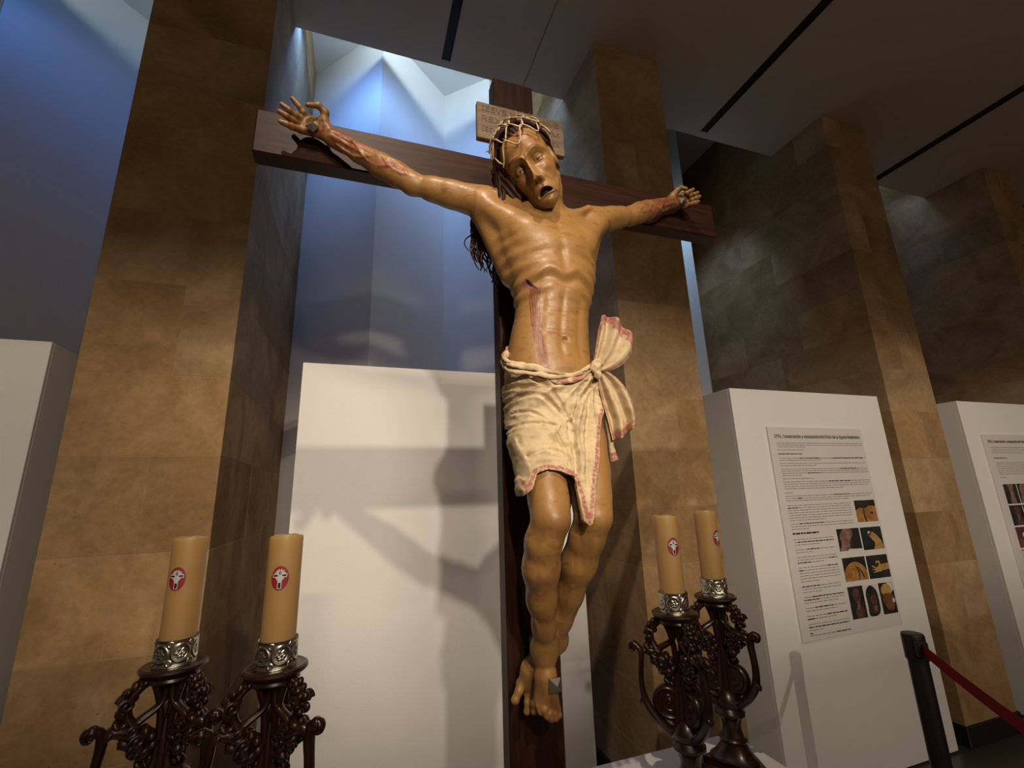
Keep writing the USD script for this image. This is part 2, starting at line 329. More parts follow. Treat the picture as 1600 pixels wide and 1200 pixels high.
# ------------------------------------------------------------------ display panels and printed boards
PANELS = [(-2.51, -1.17, 2.24, 'white display panel at the far left edge, left of the broad pillar'), (-0.265, 1.09, 2.215, 'large white display panel behind the cross carrying its shadow'),
          (2.182, 3.525, 2.208, 'white display panel with the fully visible printed board'), (4.43, 5.79, 2.208, 'white display panel at the far right, cut off by the picture edge')]
PD = 0.42
for x0, x1, hh, lab in PANELS:
    t = thing('display_panel', (x0, PY, 0), label=lab, cat='display panel')
    w = x1 - x0
    obj('front_sheet', cbox(0, w, 0, 0.016, 0.012, hh, 0.0015), 'panel_paint', t)
    for a, b in ((0.0, 0.016), (w - 0.016, w)):
        obj('side_sheet', cbox(a, b, 0.0165, PD, 0.012, hh, 0.0015), 'panel_paint', t)
    obj('top_sheet', cbox(0.0165, w - 0.0165, 0.0165, PD, hh - 0.016, hh, 0.0015), 'panel_paint', t)
    obj('base_strip', cbox(0.012, w - 0.012, 0.012, PD - 0.01, 0, 0.0118, 0), 'plinth_black', t)
# ------------------------------------------------------------------ the cross
FIG = 6.0 / 7.0                          # the carving is a little under life size: modelled at full size, set up at this size
CY, CT = 1.400, 0.066                    # front face and thickness
UX0, UX1, BZ0, BZ1 = 0.440, 0.610, 2.692, 2.857
t = thing('wooden_cross', ((UX0 + UX1) / 2 * FIG, CY * FIG, 1.6 * (1 - FIG)), size=FIG, label='dark varnished wooden cross standing in front of the large white panel', cat='cross')
hw = (UX1 - UX0) / 2
notch = cbox(-hw, hw, 0, CT, BZ1 + 0.0004, 3.250, 0.004)
obj('upright_top', notch, 'cross_wood_z', t)
obj('upright', cbox(-hw, hw, 0, CT, -0.2665, BZ0 - 0.0004, 0.004), 'cross_wood_z', t)
obj('crossbar', cbox(-0.375 - 0.525, 1.476 - 0.525, -0.001, CT, BZ0, BZ1, 0.005), 'cross_wood_x', t)
obj('foot_block', cbox(-0.15, 0.14, -0.08, 0.18, -0.2665, -0.18, 0.006), 'cross_wood_x', t)
# title board with three carved lines
tb = obj('title_board', cbox(-0.160, 0.206, -0.024, -0.0005, 2.920, 3.088, 0.003), 'title_wood', t, label='pale wooden title board with carved letters')
for k, (line, hgt) in enumerate((('IESVS NAZARENVS', 0.0245), ('REX IVDEORVM', 0.0245), ('IESVS NAZARENVS REX', 0.0215))):
    m = meshkit.text_mesh(line, hgt, 0.0012)
    b = m.bounds; m.apply_translation((-b[0][0], 0, 0)); s = 0.325 / (b[1][0] - b[0][0])
    m.apply_scale((s, 1, 1))
    v = m.vertices; m.vertices = np.stack([v[:, 0] - 0.142, -0.0241 - v[:, 2], v[:, 1] + 3.048 - 0.047 * k], 1); m.invert()
    obj('carved_line', m, 'title_letter', tb)
# ------------------------------------------------------------------ sculpting: signed fields and surface nets
def _bl(prims):
    return prims

class Sculpt:
    """Rounded shapes, blended one after the other; a mesh is drawn from any box of space at any fineness."""
    def __init__(self): self.ops = []
    def add(self, fn, lo, hi, k=0.02, sign=1):
        self.ops.append((fn, np.asarray(lo, float) - k - 0.012, np.asarray(hi, float) + k + 0.012, k, sign)); return self
    def cone(self, a, b, ra, rb, k=0.02, sign=1, flat=None):
        a, b = np.asarray(a, float), np.asarray(b, float); ab = b - a; L2 = ab @ ab + 1e-12; R = max(ra, rb)
        if flat is None:
            def fn(p):
                t = np.clip(((p - a) @ ab) / L2, 0, 1)
                return np.linalg.norm(p - a - t[..., None] * ab, axis=-1) - (ra + (rb - ra) * t)
        else:
            n, s = np.asarray(flat[0], float), flat[1]; n = n / np.linalg.norm(n)
            def fn(p):
                t = np.clip(((p - a) @ ab) / L2, 0, 1); q = p - a - t[..., None] * ab
                q = q + (q @ n)[..., None] * n * (1 / s - 1)
                return (np.linalg.norm(q, axis=-1) - (ra + (rb - ra) * t)) * min(1, s)
        return self.add(fn, np.minimum(a, b) - R, np.maximum(a, b) + R, k, sign)
    def chain(self, pts, radii, k=0.015, flat=None):
        for i in range(len(pts) - 1): self.cone(pts[i], pts[i + 1], radii[i], radii[i + 1], k, 1, flat)
        return self
    def ell(self, c, r, R=None, k=0.02, sign=1):
        c, r = np.asarray(c, float), np.asarray(r, float); R = np.eye(3) if R is None else np.asarray(R, float); m = r.max()
        def fn(p):
            q = (p - c) @ R; k0 = np.linalg.norm(q / r, axis=-1); k1 = np.linalg.norm(q / (r * r), axis=-1)
            return np.where(k1 > 1e-9, k0 * (k0 - 1) / np.maximum(k1, 1e-9), -r.min())
        return self.add(fn, c - m, c + m, k, sign)
    def loft(self, z, cx, cy, a, b, k=0.02, e=2.3, relief=None):
        from scipy.interpolate import PchipInterpolator as P
        o = np.argsort(z); z = np.asarray(z, float)[o]
        C = [P(z, np.asarray(w, float)[o]) for w in (cx, cy, a, b)]
        z0, z1 = z[0], z[-1]
        def fn(p):
            zz = np.clip(p[..., 2], z0, z1); x, y, aa, bb = (c(zz) for c in C)
            u, w = (p[..., 0] - x) / aa, (p[..., 1] - y) / bb
            q = (np.abs(u) ** e + np.abs(w) ** e) ** (1 / e)
            d = (q - 1) * np.minimum(aa, bb) * 0.9
            if relief is not None: d = d - relief(u, w, p)
            dz = np.maximum(np.maximum(z0 - p[..., 2], p[..., 2] - z1), 0)
            return np.where(dz > 0, np.sqrt(np.maximum(d, 0) ** 2 + dz ** 2), d)
        m = max(np.max(a), np.max(b))
        return self.add(fn, [np.min(cx) - m, np.min(cy) - m, z0], [np.max(cx) + m, np.max(cy) + m, z1], k)
    def field(self, lo, hi, h):
        n = np.maximum(np.ceil((np.asarray(hi) - lo) / h).astype(int) + 1, 2)
        ax = [lo[i] + h * np.arange(n[i]) for i in range(3)]
        D = np.full(n, 1.0, np.float32)
        for fn, a, b, k, s in self.ops:
            i0 = [max(0, int(np.floor((a[i] - lo[i]) / h))) for i in range(3)]; i1 = [min(n[i], int(np.ceil((b[i] - lo[i]) / h)) + 1) for i in range(3)]
            if any(i1[i] <= i0[i] for i in range(3)): continue
            sl = tuple(slice(i0[i], i1[i]) for i in range(3))
            p = np.stack(np.meshgrid(*[ax[i][sl[i]] for i in range(3)], indexing='ij'), -1)
            d = fn(p).astype(np.float32); c = D[sl]
            if s > 0:
                hh = np.maximum(k - np.abs(d - c), 0) / k; D[sl] = np.minimum(d, c) - hh * hh * k / 4
            else:
                hh = np.maximum(k - np.abs(-d - c), 0) / k; D[sl] = np.maximum(-d, c) + hh * hh * k / 4
        return D
    def mesh(self, lo, hi, h, post=None):
        lo = np.asarray(lo, float)
        D = self.field(lo, hi, h)
        if post is not None:
            n = D.shape; p = np.stack(np.meshgrid(*[lo[i] + h * np.arange(n[i]) for i in range(3)], indexing='ij'), -1)
            D = post(D, p)
        return nets(D, lo, h)

def nets(D, lo, h):
    """Naive surface nets of the zero level of a grid of distances."""
    S = D < 0
    nx, ny, nz = D.shape
    acc = np.zeros((nx - 1, ny - 1, nz - 1, 3), np.float32); cnt = np.zeros((nx - 1, ny - 1, nz - 1), np.float32)
    faces = []
    grid = np.full((nx - 1, ny - 1, nz - 1), -1, np.int64)
    edges = []
    for ax in range(3):
        a = [slice(None)] * 3; b = [slice(None)] * 3; a[ax] = slice(0, -1); b[ax] = slice(1, None)
        ch = S[tuple(a)] != S[tuple(b)]
        I = np.argwhere(ch)
        if not len(I): continue
        d0 = D[tuple(a)][ch]; d1 = D[tuple(b)][ch]; t = d0 / (d0 - d1)
        P = I.astype(np.float32).copy(); P[:, ax] += t
        o1, o2 = (ax + 1) % 3, (ax + 2) % 3
        ok = np.ones(len(I), bool)
        for u in (0, 1):
            for w in (0, 1):
                C = I.copy(); C[:, o1] -= u; C[:, o2] -= w
                g = (C >= 0).all(1) & (C < np.array(cnt.shape)).all(1); ok &= g
                idx = tuple(C[g].T); np.add.at(acc, idx, P[g]); np.add.at(cnt, idx, 1)
        edges.append((I[ok], d0[ok] < 0, o1, o2))
    m = cnt > 0
    grid[m] = np.arange(m.sum())
    V = lo + h * (acc[m] / cnt[m][:, None])
    for I, inside, o1, o2 in edges:
        q = []
        for u, w in ((1, 1), (0, 1), (0, 0), (1, 0)):
            C = I.copy(); C[:, o1] -= u; C[:, o2] -= w; q.append(grid[tuple(C.T)])
        q = np.stack(q, 1)
        q[~inside] = q[~inside][:, ::-1]
        faces.append(q)
    if not faces: return trimesh.Trimesh()
    Q = np.vstack(faces)
    out = trimesh.Trimesh(V, np.vstack([Q[:, [0, 1, 2]], Q[:, [0, 2, 3]]]), process=False)
    from scipy.ndimage import map_coordinates
    g = np.stack([map_coordinates(np.gradient(D, axis=k), ((V - lo) / h).T, order=1, mode='nearest') for k in range(3)], 1)
    out.metadata['slope'] = g / (np.linalg.norm(g, axis=1, keepdims=True) + 1e-9)      # the field's own slope: normals without seams
    return out

def rotm(x, y, z): return np.stack([x, y, z], 1)
def unit(v): v = np.asarray(v, float); return v / np.linalg.norm(v)

# ------------------------------------------------------------------ the carved figure
B = Sculpt()
# torso: outline rows (px row, left, right) and depths
rows = [(332, 768, 908, 1.245, .060), (352, 762, 920, 1.240, .082), (375, 772, 926, 1.235, .098), (405, 781, 925, 1.230, .105), (436, 794, 924, 1.230, .104), (466, 804, 920, 1.235, .094),
        (494, 807, 915, 1.240, .085), (522, 801, 915, 1.243, .086), (555, 795, 918, 1.248, .094), (600, 793, 928, 1.258, .108), (640, 797, 934, 1.270, .108), (668, 806, 930, 1.275, .095)]
Z, CXs, CYs, A_, B_ = [], [], [], [], []
for py, xl, xr, Y, b in rows:
    l, r = at(xl, py, Y), at(xr, py, Y)
    Z.append((l[2] + r[2]) / 2); CXs.append((l[0] + r[0]) / 2); CYs.append(Y); A_.append((r[0] - l[0]) / 2); B_.append(b)
zc = lambda py: at(860, py, 1.24)[2]
def relief(u, w, p):
    z = p[..., 2]; front = np.clip(-w, 0, 1) ** 0.5
    x = p[..., 0]
    mid = np.interp(z, Z[::-1], CXs[::-1]); dx = x - mid
    g = np.zeros_like(z)
    # ribs: slanting arcs on the sides of the chest
    ph = (z - 2.05) * 1.0 + 0.30 * np.abs(dx)
    side = np.clip((np.abs(dx) - 0.022) / 0.05, 0, 1) * np.clip((z - 2.14) / 0.05, 0, 1) * np.clip((2.42 - z) / 0.06, 0, 1)
    g += 0.0015 * side * np.sin(ph * 2 * PI / 0.043)
    # breastbone groove and the midline of the belly
    g -= 0.0045 * np.exp(-(dx / 0.013) ** 2) * np.clip((2.46 - z) / 0.05, 0, 1) * np.clip((z - 2.25) / 0.05, 0, 1) * front
    g -= 0.0030 * np.exp(-(dx / 0.010) ** 2) * np.clip((2.22 - z) / 0.03, 0, 1) * np.clip((z - 1.98) / 0.03, 0, 1) * front
    # costal arch and the sunken belly below it
    arch = 2.262 - 0.012 * np.cos(np.clip(np.abs(dx) / 0.055, 0, 1.6) * PI) - .12 * np.abs(dx)
    g -= 0.0050 * np.exp(-((z - arch + 0.020) / 0.016) ** 2) * front * np.clip((0.115 - np.abs(dx)) / 0.04, 0, 1)
    g += 0.0032 * np.exp(-((z - arch - 0.008) / 0.014) ** 2) * front * np.clip((0.115 - np.abs(dx)) / 0.04, 0, 1)
    # tendinous lines of the belly
    for zz in (2.135, 2.075):
        g -= 0.0022 * np.exp(-((z - zz) / 0.007) ** 2) * front * np.clip((0.07 - np.abs(dx)) / 0.03, 0, 1)
    g -= 0.003 * np.exp(-((np.abs(dx) - 0.062) / 0.012) ** 2) * np.clip((2.2 - z) / 0.03, 0, 1) * np.clip((z - 1.97) / 0.03, 0, 1) * front
    return g
B.loft(Z, CXs, CYs, A_, B_, k=0.03, e=2.25, relief=relief)
navel = at(884, 530, 1.155); B.ell(navel + [0, -0.004, 0], (.0075, .016, .006), k=0.012, sign=-1)
# chest muscles and collar
shL, shR = at(763, 320, 1.255), at(917, 348, 1.255)
neck = at(856, 345, 1.225)
for s, sh in ((-1, shL), (1, shR)):
    c = np.array([neck[0] + s * 0.070 - .005, 1.150, 2.385])
    B.ell(c, (.072, .026, .046), rotm(*(unit([1, 0.25 * s, 0.35 * s]), unit([-0.25 * s, 1, 0]), unit([-.35 * s, 0, 1]))), k=0.03)
    # collar bone
    B.cone([neck[0] + s * 0.020, 1.168, 2.470], [sh[0] - s * 0.020, 1.205, sh[2] + 0.022], .0085, .010, k=0.022)
    # trapezius and shoulder cap
    B.cone([neck[0] + s * 0.02, 1.262, 2.525], [sh[0] - s * 0.01, 1.268, sh[2] + 0.010], .040, .034, k=0.035)
    B.ell(sh + [s * 0.012, -0.004, 0.004], (.052, .047, .046), k=0.03)
    # breast muscle running into the arm
    B.cone([neck[0] + s * 0.10, 1.175, 2.41], sh + [s * 0.05, -0.010, 0.0], .034, .026, k=0.03)
    # back muscle below the arm pit
    B.cone([neck[0] + s * 0.128, 1.262, 2.30], sh + [s * 0.035, 0.012, -0.01], .034, .030, k=0.03)

# arms
elL, wrL = at(645, 287, 1.300), at(524, 219, 1.345)
elR, wrR = at(985, 337, 1.300), at(1043, 319, 1.345)
def arm(sh, el, wr, s):
    d = unit(el - sh); n = unit(np.cross(d, [0, 1, 0]))            # n is across the arm, seen from the front
    if n[2] < 0: n = -n
    q = lambda t: sh + (el - sh) * t
    B.chain([q(0.05), q(.28), q(.5), q(.75), q(1)], [.046, .041, .038, .035, .032], k=0.02)
    B.ell(q(.48) + n * 0.008 + [0, -.012, 0], (.085, .027, .028), rotm(d, np.cross(n, d), n), k=0.02)      # biceps
    B.ell(q(.45) - n * 0.014 + [0, .006, 0], (.095, .028, .026), rotm(d, np.cross(n, d), n), k=0.02)       # triceps
    B.ell(q(.10) + n * 0.014 + [0, -.006, 0], (.06, .034, .036), rotm(d, np.cross(n, d), n), k=0.02)       # deltoid
    d = unit(wr - el); n = unit(np.cross(d, [0, 1, 0]))
    if n[2] < 0: n = -n
    q = lambda t: el + (wr - el) * t
    B.ell(el - n * 0.006, (.034, .030, .033), rotm(d, np.cross(n, d), n), k=0.02)
    B.chain([q(0), q(.2), q(.42), q(.7), q(.9), q(1.02)], [.032, .0375, .0365, .0285, .0235, .0235], k=0.015)
    B.ell(q(.27) + n * 0.012 + [0, -.010, 0], (.075, .021, .021), rotm(d, np.cross(n, d), n), k=0.018)
    B.ell(q(.30) - n * 0.014 + [0, -.004, 0], (.080, .022, .020), rotm(d, np.cross(n, d), n), k=0.018)
    # tendons and swollen veins
    for off, a0, b0, r in ((0.004, .55, 1.05, .0042), (-0.010, .5, 1.03, .0038), (0.013, .50, 1.02, .0034)):
        B.cone(q(a0) + n * off * 1.3 + [0, -.0285, 0], q(b0) + n * off + [0, -.0215, 0], r, r, k=0.007)
    for ph, y0 in ((0, .034), (1.9, .034), (3.6, .032)):
        pts = []
        for t in np.linspace(.05, .92, 12):
            w = np.interp(t, [0, .25, .6, 1], [.033, .039, .033, .024]); a = 0.9 * math.sin(t * 6 + ph) + 0.25 * (ph - 1.8)
            a = np.clip(a, -1.15, 1.15); nb = np.cross(n, d); nb = nb if nb[1] < 0 else -nb
            pts.append(q(t) + n * math.sin(a) * w + nb * math.cos(a) * w)
        B.chain(pts, [.0034] * 12, k=0.005)
arm(shL, elL, wrL, -1); arm(shR, elR, wrR, 1)

# hands: palm to the front, fingers a little curled, thumb folding over
def hand(wr, palm, across, fingers, thumb):
    """palm: centre of the palm; fingers: for each (base, joints...) points; radii taper"""
    d = unit(palm - wr); nb = unit(np.cross(across, d)); nb = nb if nb[1] < 0 else -nb
    B.cone(wr, wr + (palm - wr) * .5, .0245, .024, k=0.015, flat=(nb, .78))
    B.ell(palm, (.044, .0125, .038), rotm(d, nb, unit(np.cross(d, nb))), k=0.014)
    for f in fingers:
        B.cone(wr + (palm - wr) * .65, f[0], .013, .0115, k=0.012)
        B.chain(f, [.0108, .0097, .0088, .0074][:len(f)], k=0.0035)
        B.ell(f[1], (.0103,) * 3, k=0.003)
    B.cone(wr + d * .012, thumb[0], .017, .017, k=0.014)
    B.chain(thumb, [.016, .0118, .0098, .0078][:len(thumb)], k=0.006)
P_ = lambda x, y, Y: at(x, y, Y)
palmL = P_(489, 197, 1.352)
hand(wrL, palmL, np.array([0, 0, 1.0]),
     [[P_(482, 186, 1.345), P_(474, 176, 1.330), P_(468, 167, 1.322), P_(457, 154, 1.322)],
      [P_(474, 187, 1.345), P_(461, 180, 1.320), P_(452, 172, 1.305), P_(440, 163, 1.302)],
      [P_(469, 193, 1.346), P_(455, 187, 1.318), P_(447, 181, 1.302), P_(436, 174, 1.300)],
      [P_(470, 203, 1.348), P_(456, 198, 1.325), P_(448, 194, 1.312), P_(438, 190, 1.308)]],
     [P_(506, 190, 1.335), P_(508, 176, 1.322), P_(498, 165, 1.312), P_(481, 164, 1.300)])
palmR = P_(1066, 314, 1.352)
hand(wrR, palmR, np.array([0, 0, 1.0]),
     [[P_(1068, 304, 1.345), P_(1073, 302, 1.322), P_(1078, 299, 1.312), P_(1083, 296, 1.308)],
      [P_(1073, 308, 1.345), P_(1080, 306, 1.318), P_(1085, 303.5, 1.305), P_(1090, 301, 1.302)],
      [P_(1074, 315, 1.346), P_(1082, 312.5, 1.320), P_(1087, 310, 1.308), P_(1093, 307, 1.304)],
      [P_(1073, 322, 1.348), P_(1081, 319.5, 1.326), P_(1086, 317.5, 1.314), P_(1091, 315, 1.310)]],
     [P_(1052, 306, 1.335), P_(1058, 298, 1.322), P_(1064, 293.5, 1.310), P_(1072, 295, 1.300)])

# legs: the right knee forward, the right foot crossed over the left
def leg(hip, kn, an, s, bow):
    bw = lambda t: np.array([np.interp(t, [0, .16, .36, .6, .82, 1], [0, -.018, -.0215, -.016, -.005, 0]) * bow, 0, 0])
    q = lambda t: hip + (kn - hip) * t
    B.chain([q(0), q(.3), q(.6), q(.85), q(1)], [.076, .069, .059, .050, .046], k=0.02)
    d = unit(kn - hip); fw = unit(np.array([0, -1, 0]) - d * (-d[1])); sd = np.cross(d, fw)
    B.ell(q(.55) + fw * .018 + sd * .012 * s, (.13, .045, .040), rotm(d, fw, sd), k=0.03)
    B.ell(q(.80) + fw * .022 - sd * .020 * s, (.060, .024, .022), rotm(d, fw, sd), k=0.02)   # teardrop muscle above the knee
    B.ell(q(.80) + fw * .018 + sd * .024 * s, (.060, .022, .020), rotm(d, fw, sd), k=0.02)
    B.ell(kn + fw * .022, (.030, .022, .026), rotm(d, fw, sd), k=0.018)                       # knee cap
    q = lambda t: kn + (an - kn) * t + bw(t)
    d = unit(an - kn); fw = unit(np.array([0, -1, 0]) - d * (-d[1])); sd = np.cross(d, fw)
    B.ell(q(.09) + fw * .026, (.026, .014, .016), rotm(d, fw, sd), k=0.018)
    B.chain([q(0), q(.16), q(.36), q(.6), q(.82), q(1)], [.045, .0445, .0455, .037, .0295, .0275], k=0.025)
    B.ell(q(.32) - fw * .020 - sd * .010, (.105, .036, .040), rotm(d, fw, sd), k=0.025)      # calf
    B.cone(q(.12) + fw * .030, q(.85) + fw * .018, .012, .010, k=0.02)                        # shin bone
    for o in (-1, 1): B.ell(an + sd * .0195 * o - d * .002, (.020, .014, .0125), rotm(d, fw, sd), k=0.022)
    for y0, o in ((.15, .6), (.2, -.5)):
        pts = [q(t) + fw * .043 * np.interp(t, [0, .4, 1], [1, 1, .62]) * math.cos(a) + sd * .043 * np.interp(t, [0, .4, 1], [1, 1, .62]) * math.sin(a)
               for t in np.linspace(y0, .8, 9) for a in [o + .5 * math.sin(t * 9 + o * 3)]]
        B.chain(pts, [.003] * 9, k=0.005)
hipL, hipR = at(838, 650, 1.265), at(903, 650, 1.27)
knL, knR = at(861, 812, 1.112), at(927, 808, 1.128)
anL, anR = at(851, 1012, 1.285), at(866, 1000, 1.335)
leg(hipL, knL, anL, 1, 1); leg(hipR, knR, anR, -1, 0)

def foot(an, ball, toes, heel, inst):
    B.cone(an, heel, .024, .022, k=0.03)
    B.cone(an, inst, .0265, .0215, k=0.035)
    for t in toes:
        B.cone(inst, t[0], .0185, .0125, k=0.02)
    for t in toes:
        B.chain(t, [.0135 if t is toes[0] else .0105, .0112 if t is toes[0] else .0088, .0108 if t is toes[0] else .0082][:len(t)], k=0.005)
        B.ell(t[-1], (.0112,) * 3 if t is toes[0] else (.0088,) * 3, k=0.004)
F = at
foot(anL, None, [[F(848, 1098, 1.288), F(851, 1108, 1.278), F(856, 1118, 1.276)][::1], [F(857, 1104, 1.284), F(859, 1114, 1.274), F(861, 1123, 1.274)], [F(862, 1103, 1.286), F(866, 1114, 1.278), F(868, 1122, 1.278)],
     [F(867, 1098, 1.290), F(871, 1108, 1.283), F(873, 1117, 1.283)], [F(841, 1092, 1.296), F(842, 1103, 1.288), F(845, 1112, 1.285)]], F(846, 1030, 1.345), F(853, 1056, 1.283))
foot(anR, None, [[F(814, 1068, 1.352), F(811, 1080, 1.345), F(805, 1094, 1.343)], [F(824, 1080, 1.356), F(824, 1098, 1.350), F(823, 1112, 1.350)], [F(832, 1085, 1.358), F(833, 1100, 1.352), F(834, 1112, 1.352)]], F(838, 1000, 1.368), F(829, 1045, 1.340))

# ------------------------------------------------------------------ the head, in its own axes: x to the viewer's right, y out of the face, z up
HC = at(829, 262, 1.135)                               # between the ears at eye height, roughly
HS = 1.13
vray = unit(HC - EYE)
roll = math.radians(31)
upv = math.cos(roll) * CU - math.sin(roll) * CR; upv = unit(upv - vray * (upv @ vray))
fy = unit(-vray + 0.20 * upv); fz = unit(upv - fy * (upv @ fy)); fx = -np.cross(fz, fy); fx = np.cross(fy, fz)
if fx @ CR < 0: fx = -fx
HR = np.stack([fx, fy, fz], 1)
def H(x, y, z): return HC + HR @ (np.array([x, y, z], float) * HS)
def hell(c, r, k=0.012, sign=1, tilt=None):
    R = HR if tilt is None else HR @ np.asarray(tilt)
    B.ell(H(*c), np.asarray(r) * HS, R, k=k * HS, sign=sign)
def hcone(a, b, ra, rb, k=0.01, sign=1): B.cone(H(*a), H(*b), ra * HS, rb * HS, k * HS, sign)
def hchain(ps, rs, k=0.008):
    for i in range(len(ps) - 1): hcone(ps[i], ps[i + 1], rs[i], rs[i + 1], k)
B.cone(neck + [0, .02, -.02], H(0, -.030, -.075), .052, .054, k=0.03)
B.cone(neck + [-0.012, -.03, .0], H(-.045, -.02, -.055), .013, .015, k=0.02)
B.cone(neck + [0.018, -.03, .0], H(.048, -.02, -.055), .013, .015, k=0.02)
from scipy.interpolate import PchipInterpolator as _P
_hz = np.array([-.126, -.120, -.110, -.098, -.08, -.06, -.04, -.02, 0, .02, .05, .08, .105, .118, .124])
_ha = _P(_hz, [.010, .020, .030, .038, .0465, .0535, .0590, .0635, .067, .0695, .0705, .063, .042, .020, .006])
_hf = _P(_hz, [.044, .053, .0605, .064, .0660, .0665, .0655, .0655, .067, .0715, .0685, .052, .015, -.018, -.035])
_hb = _P(_hz, [.030, .018, .004, -.010, -.032, -.062, -.090, -.110, -.120, -.126, -.128, -.118, -.092, -.065, -.045])
_nz = np.array([-.066, -.0605, -.0565, -.052, -.046, -.036, -.02, -.004, .010, .022, .034])
_nh = _P(_nz, [0, .004, .018, .0325, .0355, .029, .0205, .0130, .0075, .0035, 0])
_nw = _P(_nz, [.012, .0125, .0130, .0130, .0120, .0100, .0086, .0078, .0078, .010, .014])
def face(p):
    q = (p - HC) @ HR / HS
    x, y, z = q[..., 0], q[..., 1], q[..., 2]; zz = np.clip(z, _hz[0], _hz[-1]); ax = np.abs(x)
    a, yf, yb = _ha(zz), _hf(zz), _hb(zz); yc, bb = (yf + yb) / 2, (yf - yb) / 2
    w = (y - yc) / bb; e = 2.3
    d = ((np.abs(x / a) ** e + np.abs(w) ** e) ** (1 / e) - 1) * np.minimum(a, bb) + 1.5 * np.abs(z - zz)
    G = lambda x0, z0, sx, sz: np.exp(-((ax - x0) / sx) ** 2 - ((z - z0) / sz) ** 2)
    g = _nh(np.clip(z, -.066, .034)) * np.exp(-(ax / _nw(np.clip(z, -.066, .034))) ** 3.0)
    g += .0135 * G(.0125, -.0510, .0062, .0060) + .0025 * G(.010, -.046, .007, .012)
    zb = .0150 + .0105 * np.sin(PI * np.clip((ax - .004) / .056, 0, 1))
    g += .0060 * np.exp(-((z - zb) / .0078) ** 2) * np.clip((ax + .004) / .012, 0, 1) * np.clip((.062 - ax) / .02, 0, 1)
    g -= .0120 * G(.0295, -.0010, .0180, .0120) + .0045 * G(.0155, .001, .0060, .0085)
    g += .0050 * G(.0435, -.0290, .017, .015) - .0060 * G(.041, -.070, .016, .020)
    g -= .0022 * np.exp(-((ax - .019 - (-.052 - z) * .62) / .0042) ** 2) * np.clip((-.046 - z) / .006, 0, 1) * np.clip((z + .084) / .01, 0, 1)
    g += .0055 * G(0, -.083, .024, .020) + .0070 * G(0, -.1125, .0135, .0105) - .0035 * G(0, -.1005, .015, .0050)
    g -= .0016 * np.exp(-(x / .0032) ** 2) * np.clip((-.058 - z) / .004, 0, 1) * np.clip((z + .074) / .004, 0, 1)
    zc = -.0838 - .0055 * (x / .02) ** 2
    r = np.sqrt((x / .0205) ** 2 + ((z - zc) / .0080) ** 2)
    g += .0032 * np.exp(-((r - 1.28) / .30) ** 2) - .020 / (1 + np.exp((r - .92) / .055))
    g += .002 * np.exp(-((ax - .030) / .006) ** 2) * np.exp(-((z - .012) / .02) ** 2) * 0
    return (d - g * np.clip(w * 3, 0, 1)) * HS * .85
B.add(face, HC - .15, HC + .15, k=.012)
class _E: pass
for s in (-1, 1):
    ec = np.array([s * .0285, .0450, -.0020]); er = .0128
    def lid(p, ec=ec, rr=er, up=True, cut=0.0, s=s):
        q = (p - HC) @ HR / HS - ec
        d = np.linalg.norm(q, axis=-1) - rr
        c = (cut - q[..., 2] - .12 * s * q[..., 0]) if up else (q[..., 2] - cut)
        return np.maximum(d, c) * HS
    lo, hi = H(*ec) - .025, H(*ec) + .025
    hell(ec, (er, er, er), k=.0015)
    B.add(lambda p, f=lid, ec=ec, s=s: f(p, ec, .0146, True, .0008, s), lo, hi, k=.002)
    B.add(lambda p, f=lid, ec=ec, s=s: f(p, ec, .0140, False, -.0062, s), lo, hi, k=.003)
    hell((s * .0690, -.016, -.006), (.0075, .0145, .0265), k=0.006)
    hell((s * .0765, -.011, -.002), (.0060, .0080, .015), k=0.003, sign=-1)
    hell((s * .0062, .0930, -.0585), (.0036, .0070, .0034), k=0.003, sign=-1)

hl = H(0, 0, 0)
REG = {'head': (hl - [.145, .135, .145], hl + [.145, .19, .165], .0019), 'torso': ((.286, 1.02, 1.78), (.815, 1.42, 2.62), .0030),
       'arm_l': ((-.07, 1.20, 2.46), (.306, 1.42, 2.80), .0029), 'hand_l': ((-.34, 1.22, 2.60), (-.062, 1.42, 2.95), .0019),
       'arm_r': ((.794, 1.20, 2.46), (1.148, 1.42, 2.85), .0029), 'hand_r': ((1.14, 1.22, 2.60), (1.42, 1.42, 2.95), .0019),
       'legs': ((.36, .98, 1.19), (.76, 1.42, 1.79), .0029), 'feet': ((.36, 1.16, .96), (.66, 1.42, 1.199), .0021)}
ONLY = list(REG)
MS = {k: B.mesh(*REG[k]) for k in ONLY}
SLOPE = {k: m.metadata['slope'] for k, m in MS.items()}
# where the finer head grid stands, the torso's coarser copy is dropped
def drop_inside(m, lo, hi):
    c = m.triangles_center; k = ~((c > np.asarray(lo)) & (c < np.asarray(hi))).all(1)
    return trimesh.Trimesh(m.vertices, m.faces[k], process=False)
if 'torso' in MS:
    MS['torso'] = drop_inside(MS['torso'], REG['head'][0] + .004, REG['head'][1] - .004)
body = cat_mesh(list(MS.values()))
body_normals = np.vstack([SLOPE[k] for k in MS])
